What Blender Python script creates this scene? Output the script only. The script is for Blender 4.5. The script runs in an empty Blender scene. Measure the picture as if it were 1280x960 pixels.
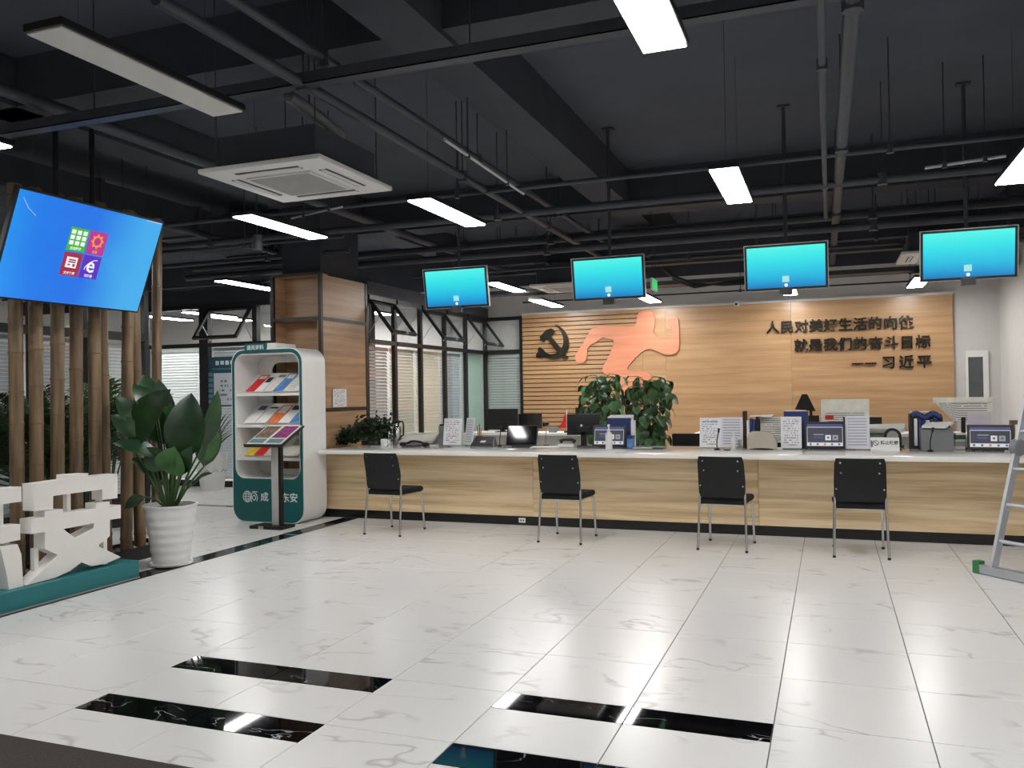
import bpy, bmesh, math, random
from mathutils import Matrix, Vector, geometry
random.seed(7)
S = bpy.context.scene
C = S.collection
pi = math.pi

# ------------------------------------------------------------------ camera, world, exposure
YAW, PITCH, ROLL, EYE = 0.359478, 0.0095436, -0.015673, 1.4995
fwd0 = Vector((-math.sin(YAW), math.cos(YAW), 0)); r0 = Vector((math.cos(YAW), math.sin(YAW), 0)); up0 = Vector((0, 0, 1))
FW = fwd0*math.cos(PITCH) + up0*math.sin(PITCH); U1 = up0*math.cos(PITCH) - fwd0*math.sin(PITCH)
RT = r0*math.cos(ROLL) + U1*math.sin(ROLL); UPV = U1*math.cos(ROLL) - r0*math.sin(ROLL)
cd = bpy.data.cameras.new('camera'); cd.sensor_width = 36; cd.sensor_fit = 'HORIZONTAL'; cd.lens = 29.733; cd.clip_end = 100; cd.clip_start = 0.05
cam = bpy.data.objects.new('camera', cd); C.objects.link(cam)
cam.matrix_world = Matrix(((RT.x, UPV.x, -FW.x, 0), (RT.y, UPV.y, -FW.y, 0), (RT.z, UPV.z, -FW.z, EYE), (0, 0, 0, 1)))
S.camera = cam
W = bpy.data.worlds.new('world'); S.world = W; W.use_nodes = True
W.node_tree.nodes['Background'].inputs[0].default_value = (.80, .85, 1, 1)
W.node_tree.nodes['Background'].inputs[1].default_value = 0.05
S.view_settings.view_transform = 'Standard'; S.view_settings.look = 'None'
S.view_settings.gamma = 1; S.view_settings.use_curve_mapping = False
S.view_settings.exposure = 0.0
LAMP = 40.0          # radiance of the ceiling light diffusers

# ------------------------------------------------------------------ materials
MATS = {}
def new_mat(name):
    m = bpy.data.materials.new(name); m.use_nodes = True; MATS[name] = m
    nt = m.node_tree
    return m, nt, nt.nodes['Principled BSDF']
def lin(c):
    return tuple(((v/12.92) if v <= .04045 else ((v+.055)/1.055)**2.4) for v in c)
def nd(nt, typ, **kw):
    n = nt.nodes.new(typ)
    for k, v in kw.items():
        if hasattr(n, k): setattr(n, k, v)
    return n
def pm(name, col, rough=.5, metal=0, spec=.5, var=.06, scale=8, bump=0, bscale=200, trans=0, coat=0):
    """principled with a soft procedural variation; colour given in sRGB 0..1"""
    m, nt, b = new_mat(name)
    col = lin(col)
    tc = nd(nt, 'ShaderNodeTexCoord'); no = nd(nt, 'ShaderNodeTexNoise'); no.inputs['Scale'].default_value = scale
    nt.links.new(tc.outputs['Object'], no.inputs['Vector'])
    cr = nd(nt, 'ShaderNodeValToRGB')
    cr.color_ramp.elements[0].position = .3; cr.color_ramp.elements[1].position = .7
    cr.color_ramp.elements[0].color = tuple(v*(1-var) for v in col)+(1,)
    cr.color_ramp.elements[1].color = tuple(min(1, v*(1+var)) for v in col)+(1,)
    nt.links.new(no.outputs['Fac'], cr.inputs['Fac']); nt.links.new(cr.outputs['Color'], b.inputs['Base Color'])
    b.inputs['Roughness'].default_value = rough; b.inputs['Metallic'].default_value = metal
    b.inputs['Specular IOR Level'].default_value = spec
    b.inputs['Transmission Weight'].default_value = trans
    b.inputs['Coat Weight'].default_value = coat
    if bump:
        n2 = nd(nt, 'ShaderNodeTexNoise'); n2.inputs['Scale'].default_value = bscale
        nt.links.new(tc.outputs['Object'], n2.inputs['Vector'])
        bp = nd(nt, 'ShaderNodeBump'); bp.inputs['Strength'].default_value = bump; bp.inputs['Distance'].default_value = .01
        nt.links.new(n2.outputs['Fac'], bp.inputs['Height']); nt.links.new(bp.outputs['Normal'], b.inputs['Normal'])
    return m
def wood(name, c0, c1, c2, rough=.4, sc=1.0):
    m, nt, b = new_mat(name)
    tc = nd(nt, 'ShaderNodeTexCoord'); oi = nd(nt, 'ShaderNodeObjectInfo')
    ad = nd(nt, 'ShaderNodeVectorMath'); ad.operation = 'ADD'
    cm = nd(nt, 'ShaderNodeCombineXYZ'); mu = nd(nt, 'ShaderNodeMath'); mu.operation = 'MULTIPLY'; mu.inputs[1].default_value = 37
    nt.links.new(oi.outputs['Random'], mu.inputs[0]); nt.links.new(mu.outputs[0], cm.inputs[0]); nt.links.new(mu.outputs[0], cm.inputs[2])
    nt.links.new(tc.outputs['Object'], ad.inputs[0]); nt.links.new(cm.outputs[0], ad.inputs[1])
    def noise(scl, s, det):
        mp = nd(nt, 'ShaderNodeMapping'); mp.inputs['Scale'].default_value = scl
        nt.links.new(ad.outputs[0], mp.inputs['Vector'])
        n = nd(nt, 'ShaderNodeTexNoise'); n.inputs['Scale'].default_value = s; n.inputs['Detail'].default_value = det; n.inputs['Distortion'].default_value = .4
        nt.links.new(mp.outputs[0], n.inputs['Vector']); return n
    a = noise((.45*sc, .45*sc, 9*sc), 1.6, 3); f = noise((1.2*sc, 1.2*sc, 60*sc), 2.0, 4)
    mx = nd(nt, 'ShaderNodeMix'); mx.data_type = 'FLOAT'; mx.inputs[0].default_value = .35
    nt.links.new(a.outputs['Fac'], mx.inputs[2]); nt.links.new(f.outputs['Fac'], mx.inputs[3])
    cr = nd(nt, 'ShaderNodeValToRGB'); e = cr.color_ramp.elements
    e[0].position = .34; e[0].color = lin(c0)+(1,); e[1].position = .66; e[1].color = lin(c2)+(1,)
    k = e.new(.5); k.color = lin(c1)+(1,)
    nt.links.new(mx.outputs[0], cr.inputs['Fac']); nt.links.new(cr.outputs['Color'], b.inputs['Base Color'])
    b.inputs['Roughness'].default_value = rough
    return m
def marble(name, base, vein, rough, vscale, vthin, vstr, spec=.5):
    m, nt, b = new_mat(name)
    tc = nd(nt, 'ShaderNodeTexCoord'); oi = nd(nt, 'ShaderNodeObjectInfo')
    mu = nd(nt, 'ShaderNodeMath'); mu.operation = 'MULTIPLY'; mu.inputs[1].default_value = 61
    nt.links.new(oi.outputs['Random'], mu.inputs[0])
    cm = nd(nt, 'ShaderNodeCombineXYZ'); nt.links.new(mu.outputs[0], cm.inputs[0]); nt.links.new(mu.outputs[0], cm.inputs[1])
    ad = nd(nt, 'ShaderNodeVectorMath'); ad.operation = 'ADD'
    nt.links.new(tc.outputs['Object'], ad.inputs[0]); nt.links.new(cm.outputs[0], ad.inputs[1])
    mp = nd(nt, 'ShaderNodeMapping'); mp.inputs['Rotation'].default_value = (0, 0, .6); mp.inputs['Scale'].default_value = (.55, 1.25, 1)
    nt.links.new(ad.outputs[0], mp.inputs['Vector'])
    n = nd(nt, 'ShaderNodeTexNoise'); n.inputs['Scale'].default_value = vscale; n.inputs['Detail'].default_value = 3; n.inputs['Distortion'].default_value = .35
    nt.links.new(mp.outputs[0], n.inputs['Vector'])
    s = nd(nt, 'ShaderNodeMath'); s.operation = 'SUBTRACT'; s.inputs[1].default_value = .5; nt.links.new(n.outputs['Fac'], s.inputs[0])
    a = nd(nt, 'ShaderNodeMath'); a.operation = 'ABSOLUTE'; nt.links.new(s.outputs[0], a.inputs[0])
    cr = nd(nt, 'ShaderNodeValToRGB'); e = cr.color_ramp.elements
    e[0].position = 0; e[0].color = (1, 1, 1, 1); e[1].position = vthin; e[1].color = (0, 0, 0, 1)
    nt.links.new(a.outputs[0], cr.inputs['Fac'])
    n2 = nd(nt, 'ShaderNodeTexNoise'); n2.inputs['Scale'].default_value = vscale*.9; nt.links.new(ad.outputs[0], n2.inputs['Vector'])
    c2 = nd(nt, 'ShaderNodeValToRGB'); c2.color_ramp.elements[0].position = .48; c2.color_ramp.elements[1].position = .62
    nt.links.new(n2.outputs['Fac'], c2.inputs['Fac'])
    m1 = nd(nt, 'ShaderNodeMath'); m1.operation = 'MULTIPLY'; nt.links.new(cr.outputs['Color'], m1.inputs[0]); nt.links.new(c2.outputs['Color'], m1.inputs[1])
    m2 = nd(nt, 'ShaderNodeMath'); m2.operation = 'MULTIPLY'; m2.inputs[1].default_value = vstr; nt.links.new(m1.outputs[0], m2.inputs[0])
    mx = nd(nt, 'ShaderNodeMix'); mx.data_type = 'RGBA'
    mx.inputs[6].default_value = lin(base)+(1,); mx.inputs[7].default_value = lin(vein)+(1,)
    nt.links.new(m2.outputs[0], mx.inputs[0]); nt.links.new(mx.outputs[2], b.inputs['Base Color'])
    b.inputs['Roughness'].default_value = rough; b.inputs['Specular IOR Level'].default_value = spec
    return m
def glow(name, col, strength):
    m, nt, b = new_mat(name)
    b.inputs['Base Color'].default_value = (.02, .02, .02, 1)
    b.inputs['Emission Color'].default_value = lin(col)+(1,); b.inputs['Emission Strength'].default_value = strength
    b.inputs['Roughness'].default_value = .3
    return m
def screen_grad(name, stops, strength, axis=1, noise=.1):
    """lit screen: colour runs over the UV of the panel"""
    m, nt, b = new_mat(name)
    tc = nd(nt, 'ShaderNodeTexCoord'); sp = nd(nt, 'ShaderNodeSeparateXYZ'); nt.links.new(tc.outputs['UV'], sp.inputs[0])
    no = nd(nt, 'ShaderNodeTexNoise'); no.inputs['Scale'].default_value = 1.6; nt.links.new(tc.outputs['UV'], no.inputs['Vector'])
    ma = nd(nt, 'ShaderNodeMath'); ma.operation = 'MULTIPLY_ADD'; ma.inputs[1].default_value = noise
    nt.links.new(no.outputs['Fac'], ma.inputs[0]); nt.links.new(sp.outputs[axis], ma.inputs[2])
    cr = nd(nt, 'ShaderNodeValToRGB'); e = cr.color_ramp.elements
    while len(e) < len(stops): e.new(.5)
    for i, (p, c) in enumerate(stops): e[i].position = p; e[i].color = lin(c)+(1,)
    nt.links.new(ma.outputs[0], cr.inputs['Fac']); nt.links.new(cr.outputs['Color'], b.inputs['Emission Color'])
    b.inputs['Emission Strength'].default_value = strength; b.inputs['Base Color'].default_value = (.01, .01, .01, 1); b.inputs['Roughness'].default_value = .25
    return m
def printed(name, paper, ink, rows, density=.5):
    """sheet printed with rows of small type (flat print)"""
    m, nt, b = new_mat(name)
    tc = nd(nt, 'ShaderNodeTexCoord'); sp = nd(nt, 'ShaderNodeSeparateXYZ'); nt.links.new(tc.outputs['UV'], sp.inputs[0])
    mr = nd(nt, 'ShaderNodeMath'); mr.operation = 'MULTIPLY'; mr.inputs[1].default_value = rows; nt.links.new(sp.outputs[1], mr.inputs[0])
    fr = nd(nt, 'ShaderNodeMath'); fr.operation = 'FRACT'; nt.links.new(mr.outputs[0], fr.inputs[0])
    lt = nd(nt, 'ShaderNodeMath'); lt.operation = 'LESS_THAN'; lt.inputs[1].default_value = .45; nt.links.new(fr.outputs[0], lt.inputs[0])
    fl = nd(nt, 'ShaderNodeMath'); fl.operation = 'FLOOR'; nt.links.new(mr.outputs[0], fl.inputs[0])
    cx = nd(nt, 'ShaderNodeCombineXYZ'); mx_ = nd(nt, 'ShaderNodeMath'); mx_.operation = 'MULTIPLY'; mx_.inputs[1].default_value = 9
    nt.links.new(sp.outputs[0], mx_.inputs[0]); nt.links.new(mx_.outputs[0], cx.inputs[0]); ml = nd(nt, 'ShaderNodeMath'); ml.operation = 'MULTIPLY'; ml.inputs[1].default_value = 7.37; nt.links.new(fl.outputs[0], ml.inputs[0]); nt.links.new(ml.outputs[0], cx.inputs[1])
    no = nd(nt, 'ShaderNodeTexNoise'); no.inputs['Scale'].default_value = 1.3; nt.links.new(cx.outputs[0], no.inputs['Vector'])
    gt = nd(nt, 'ShaderNodeMath'); gt.operation = 'GREATER_THAN'; gt.inputs[1].default_value = 1-density; nt.links.new(no.outputs['Fac'], gt.inputs[0])
    def win(sock, lo, hi):
        a = nd(nt, 'ShaderNodeMath'); a.operation = 'GREATER_THAN'; a.inputs[1].default_value = lo; nt.links.new(sock, a.inputs[0])
        c = nd(nt, 'ShaderNodeMath'); c.operation = 'LESS_THAN'; c.inputs[1].default_value = hi; nt.links.new(sock, c.inputs[0])
        d = nd(nt, 'ShaderNodeMath'); d.operation = 'MULTIPLY'; nt.links.new(a.outputs[0], d.inputs[0]); nt.links.new(c.outputs[0], d.inputs[1]); return d
    fac = lt
    for o in (gt, win(sp.outputs[0], .1, .9), win(sp.outputs[1], .06, .94)):
        d = nd(nt, 'ShaderNodeMath'); d.operation = 'MULTIPLY'; nt.links.new(fac.outputs[0], d.inputs[0]); nt.links.new(o.outputs[0], d.inputs[1]); fac = d
    mx = nd(nt, 'ShaderNodeMix'); mx.data_type = 'RGBA'; mx.inputs[6].default_value = lin(paper)+(1,); mx.inputs[7].default_value = lin(ink)+(1,)
    nt.links.new(fac.outputs[0], mx.inputs[0]); nt.links.new(mx.outputs[2], b.inputs['Base Color']); b.inputs['Roughness'].default_value = .45
    return m
def glass(name, tint=(.97, .985, .98), refl=1.0):
    m = bpy.data.materials.new(name); m.use_nodes = True; nt = m.node_tree; nt.nodes.clear()
    out = nd(nt, 'ShaderNodeOutputMaterial'); tr = nd(nt, 'ShaderNodeBsdfTransparent'); gl = nd(nt, 'ShaderNodeBsdfGlossy')
    tr.inputs[0].default_value = tint+(1,); gl.inputs[0].default_value = (refl, refl, refl, 1); gl.inputs['Roughness'].default_value = .01
    fr = nd(nt, 'ShaderNodeFresnel'); mx = nd(nt, 'ShaderNodeMixShader')
    ge = nd(nt, 'ShaderNodeNewGeometry'); ir = nd(nt, 'ShaderNodeMath'); ir.operation = 'MULTIPLY_ADD'      # same reflectance on both faces of a pane
    ir.inputs[1].default_value = 1/1.5-1.5; ir.inputs[2].default_value = 1.5
    nt.links.new(ge.outputs['Backfacing'], ir.inputs[0]); nt.links.new(ir.outputs[0], fr.inputs[0])
    nt.links.new(fr.outputs[0], mx.inputs[0]); nt.links.new(tr.outputs[0], mx.inputs[1]); nt.links.new(gl.outputs[0], mx.inputs[2])
    nt.links.new(mx.outputs[0], out.inputs[0]); MATS[name] = m; return m

M_TILE = marble('white marble tile', (.865, .86, .85), (.63, .615, .60), .25, 2.3, .02, .6)
M_BLACKT = marble('black marble tile', (.035, .037, .045), (.75, .76, .78), .035, 4.5, .006, .9, .12)
M_GROUT = pm('grout', (.36, .35, .34), .8)
M_STRIP = marble('dark granite strip', (.10, .10, .105), (.5, .5, .5), .12, 6, .01, .5)
M_OAK = wood('light oak laminate', (.77, .655, .485), (.89, .785, .62), (.945, .87, .735), .42)
M_WALLWOOD = wood('warm oak wall panel', (.64, .495, .35), (.695, .55, .40), (.745, .61, .46), .30)
M_COLWOOD = wood('oak column cladding', (.62, .48, .35), (.70, .56, .42), (.77, .64, .50), .36)
M_SLATGAP = pm('slat gap', (.28, .19, .12), .8)
M_WHITEWALL = pm('white wall paint', (.80, .79, .78), .7, var=.02)
M_BLACKC = pm('black ceiling paint', (.215, .228, .262), .75, var=.12, scale=2)
M_PIPE = pm('black painted pipe', (.225, .235, .265), .5, var=.15, scale=5)
M_DARKPIPE = pm('dark cable', (.08, .08, .085), .6)
M_GREYPIPE = pm('grey pipe', (.42, .42, .43), .5)
M_CONDUIT = pm('white conduit', (.72, .72, .72), .5)
M_BLACKF = pm('black aluminium frame', (.10, .10, .105), .38)
M_KICK = pm('black gloss kickboard', (.07, .07, .075), .22)
M_STONE = marble('white stone worktop', (.92, .91, .89), (.8, .79, .77), .09, 3, .02, .15)
M_CHROME = pm('chrome', (.80, .80, .80), .18, 1, var=.02)
M_STEEL = pm('brushed steel', (.72, .72, .72), .35, 1, var=.05)
M_ALU = pm('ladder aluminium', (.74, .75, .77), .42, .8, var=.05)
M_BLKPL = pm('black plastic', (.065, .065, .07), .42)
M_BLKMESH = pm('black mesh fabric', (.075, .078, .082), .75, bump=.4, bscale=500)
M_BLKSEAT = pm('black seat fabric', (.045, .045, .05), .85, bump=.3, bscale=300)
M_GREYPL = pm('grey plastic', (.60, .60, .58), .5)
M_LGREY = pm('light grey enamel', (.72, .72, .71), .35)
M_MIDGREY = pm('mid grey plastic', (.47, .48, .49), .5)
M_BEIGEPL = pm('beige plastic', (.72, .69, .63), .5)
M_WHITEPL = pm('white plastic', (.88, .88, .87), .4, var=.02)
M_OFFDIFF = pm('unlit light diffuser', (.80, .80, .78), .5, var=.02)
M_ACWHITE = pm('air conditioner white', (.84, .84, .83), .45, var=.02)
M_ACGRILLE = pm('air conditioner grille', (.68, .68, .67), .5, var=.03)
M_TEAL = pm('teal paint', (.10, .44, .46), .4, var=.04)
M_TEALD = pm('deep teal paint', (.06, .36, .355), .4, var=.04)
M_LETTER = pm('white letter paint', (.90, .89, .87), .45, var=.02)
M_STANDW = pm('stand white board', (.90, .90, .89), .35, var=.02)
M_POT = pm('white ceramic pot', (.86, .86, .85), .3, var=.04)
M_SOIL = pm('soil', (.16, .13, .10), .9, bump=.6, bscale=60)
M_PEBBLE = pm('pebbles', (.62, .60, .56), .8, var=.4, scale=30)
M_CARPET = pm('brown carpet', (.27, .245, .225), .95, var=.25, scale=90, bump=.6, bscale=700)
M_RED = pm('red', (.83, .12, .14), .5)
M_BLUE = pm('blue folder', (.16, .23, .45), .45)
M_LBLUE = pm('light blue print', (.36, .56, .80), .5, var=.25, scale=14)
M_YELLOW = pm('yellow print', (.90, .78, .20), .5, var=.2, scale=14)
M_ORANGE = pm('orange print', (.90, .48, .26), .5, var=.15, scale=20)
M_GREEN = pm('green cover', (.20, .38, .24), .5)
M_GREENTAPE = pm('green tape', (.22, .48, .28), .6)
M_PURPLE = pm('magenta cover picture', (.55, .22, .46), .45, var=.6, scale=26)
M_SEPIA = pm('brown cover picture', (.48, .40, .33), .45, var=.6, scale=26)
M_PALETEAL = pm('pale teal print', (.35, .52, .55), .5)
M_PAPER = pm('white paper', (.92, .92, .91), .6, var=.02)
M_CREAM = pm('cream paper', (.88, .87, .82), .6, var=.06, scale=20)
M_PINKP = pm('lilac paper', (.80, .77, .80), .6, var=.03)
M_CORAL = wood('coral painted runner', (.77, .48, .36), (.82, .54, .41), (.86, .59, .46), .40)
M_GOLD = pm('dark gold mirror metal', (.15, .135, .10), .36, .4, var=.5, scale=6)
M_GOLDS = pm('dark bronze side', (.12, .10, .07), .35, .6)
M_SHELFW = wood('brown shelf wood', (.38, .29, .18), (.46, .36, .23), (.52, .42, .28), .5)
M_MINT = pm('pale green door panel', (.68, .80, .75), .4, var=.02)
M_GLASS = glass('window glass')
M_CLEAR = glass('clear glass', (.9, .93, .92))
M_DARKGLASS = pm('dark window glass', (.33, .35, .36), .15)
M_BLANK = pm('blank black display', (.025, .025, .03), .06, spec=.6)
M_LEAF = pm('glossy dark leaf', (.13, .25, .13), .32, var=.4, scale=6)
M_LEAFL = pm('mid green leaf', (.27, .42, .24), .38, var=.35, scale=7)
M_LEAFD = pm('deep green leaf', (.10, .19, .09), .45, var=.4, scale=9)
M_PALM = pm('palm green', (.16, .27, .13), .5, var=.4, scale=5)
M_STEM = pm('green stem', (.22, .32, .16), .5, var=.2)
M_BROWN = pm('brown coir pole', (.24, .17, .11), .9, var=.3, scale=40)
M_EXIT = glow('green exit sign face', (.15, .75, .40), 1.2)
M_LIT = glow('lit diffuser', (1, .992, .985), LAMP)
M_DOT = glow('white icon', (1, 1, 1), 1.0)
M_CYAN = screen_grad('cyan display', [(0, (.05, .38, .62)), (.12, (.06, .55, .80)), (.35, (.10, .72, .88)), (.75, (.18, .88, .90)), (1, (.30, .94, .90))], 1.0)
M_BLUESC = screen_grad('blue display', [(0, (.10, .62, .96)), (.3, (.05, .48, .93)), (.62, (.08, .45, .92)), (.85, (.20, .62, .93)), (1, (.25, .68, .94))], .95, 0, .25)
M_ICG = glow('green app tile', (.25, .73, .22), .9); M_ICM = glow('magenta app tile', (.76, .18, .60), .9)
M_ICR = glow('crimson app tile', (.66, .13, .30), .9); M_ICP = glow('violet app tile', (.35, .15, .78), .9)
M_ICO = glow('orange gear', (.98, .62, .18), .9); M_ICW = glow('white glyph', (.96, .97, .97), .95)
M_UIDARK = glow('tablet dark interface', (.16, .18, .24), .8); M_UIBAR = glow('tablet indigo bar', (.25, .26, .52), .8)
M_UIW = glow('tablet white bar', (.84, .84, .86), .9); M_UIG = glow('tablet grey tile', (.60, .61, .62), .8)
M_ICON = glow('pale screen icon', (.66, .90, .88), .95); M_UIR = glow('tablet red dot', (.80, .45, .42), .8); M_UIB = glow('tablet blue dot', (.35, .42, .62), .8); M_UIK = glow('tablet dark dot', (.32, .36, .42), .8)
M_PRINT = printed('printed notice', (.91, .91, .92), (.58, .59, .63), 13)
M_PRINTL = printed('lined form', (.86, .86, .89), (.66, .67, .72), 11, .75)
M_PRINTC = printed('printed calendar', (.86, .85, .82), (.56, .55, .54), 12, .65)
M_PRINTN = printed('board print', (.80, .82, .84), (.45, .48, .52), 7, .45)
M_INK = pm('dark ink', (.15, .16, .20), .6)
M_WTXT = pm('white print', (.88, .92, .92), .5)
M_BOARDT = pm('board teal header', (.12, .30, .38), .5)
def blind_mat(name, col):
    m = bpy.data.materials.new(name); m.use_nodes = True; nt = m.node_tree; nt.nodes.clear()
    out = nd(nt, 'ShaderNodeOutputMaterial'); d = nd(nt, 'ShaderNodeBsdfDiffuse'); tl = nd(nt, 'ShaderNodeBsdfTranslucent'); mx = nd(nt, 'ShaderNodeMixShader'); mx.inputs[0].default_value = .45
    tc = nd(nt, 'ShaderNodeTexCoord'); no = nd(nt, 'ShaderNodeTexNoise'); no.inputs['Scale'].default_value = 3; nt.links.new(tc.outputs['Object'], no.inputs['Vector'])
    cr = nd(nt, 'ShaderNodeValToRGB'); c = lin(col); cr.color_ramp.elements[0].color = tuple(v*.93 for v in c)+(1,); cr.color_ramp.elements[1].color = c+(1,)
    nt.links.new(no.outputs['Fac'], cr.inputs['Fac']); nt.links.new(cr.outputs['Color'], d.inputs[0]); nt.links.new(cr.outputs['Color'], tl.inputs[0])
    nt.links.new(d.outputs[0], mx.inputs[1]); nt.links.new(tl.outputs[0], mx.inputs[2]); nt.links.new(mx.outputs[0], out.inputs[0]); return m
M_BLINDW = blind_mat('white blind slat', (.90, .92, .92)); M_BLINDG = blind_mat('grey blind slat', (.66, .69, .72))
M_BLINDB = blind_mat('beige blind slat', (.86, .83, .76)); M_BLINDP = blind_mat('pale grey blind slat', (.83, .82, .83))
def bamboo_mat():
    m, nt, b = new_mat('bamboo')
    tc = nd(nt, 'ShaderNodeTexCoord'); mp = nd(nt, 'ShaderNodeMapping'); mp.inputs['Scale'].default_value = (14, 14, 1.2)
    oi = nd(nt, 'ShaderNodeObjectInfo'); ad = nd(nt, 'ShaderNodeVectorMath'); ad.operation = 'ADD'
    nt.links.new(tc.outputs['Object'], ad.inputs[0]); nt.links.new(oi.outputs['Random'], ad.inputs[1]); nt.links.new(ad.outputs[0], mp.inputs['Vector'])
    n = nd(nt, 'ShaderNodeTexNoise'); n.inputs['Scale'].default_value = 1.5; n.inputs['Detail'].default_value = 4; nt.links.new(mp.outputs[0], n.inputs['Vector'])
    cr = nd(nt, 'ShaderNodeValToRGB'); e = cr.color_ramp.elements
    e[0].position = .32; e[0].color = lin((.33, .26, .19))+(1,); e[1].position = .7; e[1].color = lin((.54, .45, .33))+(1,)
    nt.links.new(n.outputs['Fac'], cr.inputs['Fac']); nt.links.new(cr.outputs['Color'], b.inputs['Base Color']); b.inputs['Roughness'].default_value = .45
    return m
M_BAMBOO = bamboo_mat()
M_NODE = pm('bamboo node', (.42, .33, .23), .6, var=.2)

# ------------------------------------------------------------------ mesh helpers
class MB:
    def __init__(s, M=None): s.v = []; s.f = []; s.uv = {}; s.M = M
    def add(s, vs, fs, uvs=None):
        k = len(s.v)
        for p in vs:
            p = Vector(p)
            s.v.append(tuple(s.M @ p) if s.M is not None else tuple(p))
        for i, f in enumerate(fs):
            if uvs: s.uv[len(s.f)] = uvs[i]
            s.f.append(tuple(a+k for a in f))
        return s
    def box(s, x0, x1, y0, y1, z0, z1, bev=0):
        if bev:
            b = bmesh.new(); bmesh.ops.create_cube(b, size=1)
            for v in b.verts: v.co = ((x0+x1)/2+v.co.x*(x1-x0), (y0+y1)/2+v.co.y*(y1-y0), (z0+z1)/2+v.co.z*(z1-z0))
            bmesh.ops.bevel(b, geom=b.edges[:], offset=bev, segments=2, affect='EDGES', profile=.6)
            b.verts.ensure_lookup_table(); b.verts.index_update()
            s.add([v.co[:] for v in b.verts], [[v.index for v in f.verts] for f in b.faces]); b.free(); return s
        vs = [(x, y, z) for x in (x0, x1) for y in (y0, y1) for z in (z0, z1)]
        return s.add(vs, [(0, 1, 3, 2), (4, 6, 7, 5), (0, 4, 5, 1), (2, 3, 7, 6), (0, 2, 6, 4), (1, 5, 7, 3)])
    def tube(s, pts, r, n=10, cap=True):
        pts = [Vector(p) for p in pts]; rs = r if isinstance(r, (list, tuple)) else [r]*len(pts)
        vs = []; fs = []; ref = None
        for i, p in enumerate(pts):
            t = (pts[min(i+1, len(pts)-1)]-pts[max(i-1, 0)]).normalized()
            if ref is None: ref = Vector((0, 0, 1)) if abs(t.z) < .9 else Vector((1, 0, 0))
            a = (ref - t*ref.dot(t)).normalized(); b = t.cross(a); ref = a
            for k in range(n):
                an = 2*pi*k/n; vs.append(p + (a*math.cos(an)+b*math.sin(an))*rs[i])
        for i in range(len(pts)-1):
            for k in range(n):
                fs.append((i*n+k, i*n+(k+1) % n, (i+1)*n+(k+1) % n, (i+1)*n+k))
        if cap: fs.append(tuple(range(n-1, -1, -1))); fs.append(tuple((len(pts)-1)*n+k for k in range(n)))
        return s.add(vs, fs)
    def lathe(s, prof, n=24, c=(0, 0, 0)):
        vs = []; fs = []
        for (r, z) in prof:
            for k in range(n):
                a = 2*pi*k/n; vs.append((c[0]+r*math.cos(a), c[1]+r*math.sin(a), c[2]+z))
        for i in range(len(prof)-1):
            for k in range(n): fs.append((i*n+k, i*n+(k+1) % n, (i+1)*n+(k+1) % n, (i+1)*n+k))
        fs.append(tuple(range(n-1, -1, -1))); fs.append(tuple((len(prof)-1)*n+k for k in range(n)))
        return s.add(vs, fs)
    def prism(s, loops, o, ax, ay, an, d0, d1):
        """polygon (with holes) in the plane o+ax*u+ay*v, extruded along an from d0 to d1"""
        o, ax, ay, an = Vector(o), Vector(ax), Vector(ay), Vector(an)
        tris = geometry.tessellate_polygon([[Vector((u, v, 0)) for u, v in L] for L in loops])
        flat = [p for L in loops for p in L]; N = len(flat)
        vs = [o+ax*u+ay*v+an*d0 for u, v in flat]+[o+ax*u+ay*v+an*d1 for u, v in flat]
        fs = [tuple(t) for t in tris]+[tuple(i+N for i in reversed(t)) for t in tris]
        k = 0
        for L in loops:
            n = len(L)
            for i in range(n):
                j = (i+1) % n; fs.append((k+i, k+j, N+k+j, N+k+i))
            k += n
        return s.add(vs, fs)
    def quad(s, a, b, c, d): return s.add([a, b, c, d], [(0, 1, 2, 3)], [[(0, 0), (1, 0), (1, 1), (0, 1)]])
    def mesh(s, name, mat, smooth=None):
        m = bpy.data.meshes.new(name); m.from_pydata(s.v, [], s.f); m.materials.append(mat)
        if s.uv:
            ul = m.uv_layers.new(name='UVMap')
            for p in m.polygons:
                if p.index in s.uv:
                    for li, uvv in zip(p.loop_indices, s.uv[p.index]): ul.data[li].uv = uvv
        b = bmesh.new(); b.from_mesh(m)
        if not s.uv: bmesh.ops.recalc_face_normals(b, faces=b.faces[:])
        b.to_mesh(m); b.free()
        if smooth:
            m.polygons.foreach_set('use_smooth', [True]*len(m.polygons)); m.set_sharp_from_angle(angle=math.radians(smooth))
        m.update(); return m
    def build(s, name, mat, parent=None, smooth=None, loc=None):
        return put(name, s.mesh(name, mat, smooth), parent, loc)
def put(name, mesh, parent=None, loc=None):
    o = bpy.data.objects.new(name, mesh); C.objects.link(o)
    if parent is not None: o.parent = parent
    if loc is not None: o.location = loc
    return o
def tag(o, label=None, cat=None, group=None, kind=None):
    if label: o['label'] = label
    if cat: o['category'] = cat
    if group: o['group'] = group
    if kind: o['kind'] = kind
    return o
def thing(name, label, cat, loc=(0, 0, 0), rz=0, group=None):
    o = bpy.data.objects.new(name, None); C.objects.link(o); o.empty_display_size = .1
    o.location = loc; o.rotation_euler = (0, 0, rz); return tag(o, label, cat, group)
def copy_tree(o, parent=None):
    c = o.copy(); C.objects.link(c); c.parent = parent
    for ch in list(o.children): copy_tree(ch, c)
    return c
def box(name, mat, parent, *a, bev=0): return MB().box(*a, bev=bev).build(name, mat, parent, smooth=40 if bev else None)
def frame3(o, ax, ay, an):
    ax, ay, an = Vector(ax), Vector(ay), Vector(an)
    return Matrix(((ax.x, ay.x, an.x, o[0]), (ax.y, ay.y, an.y, o[1]), (ax.z, ay.z, an.z, o[2]), (0, 0, 0, 1)))
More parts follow.
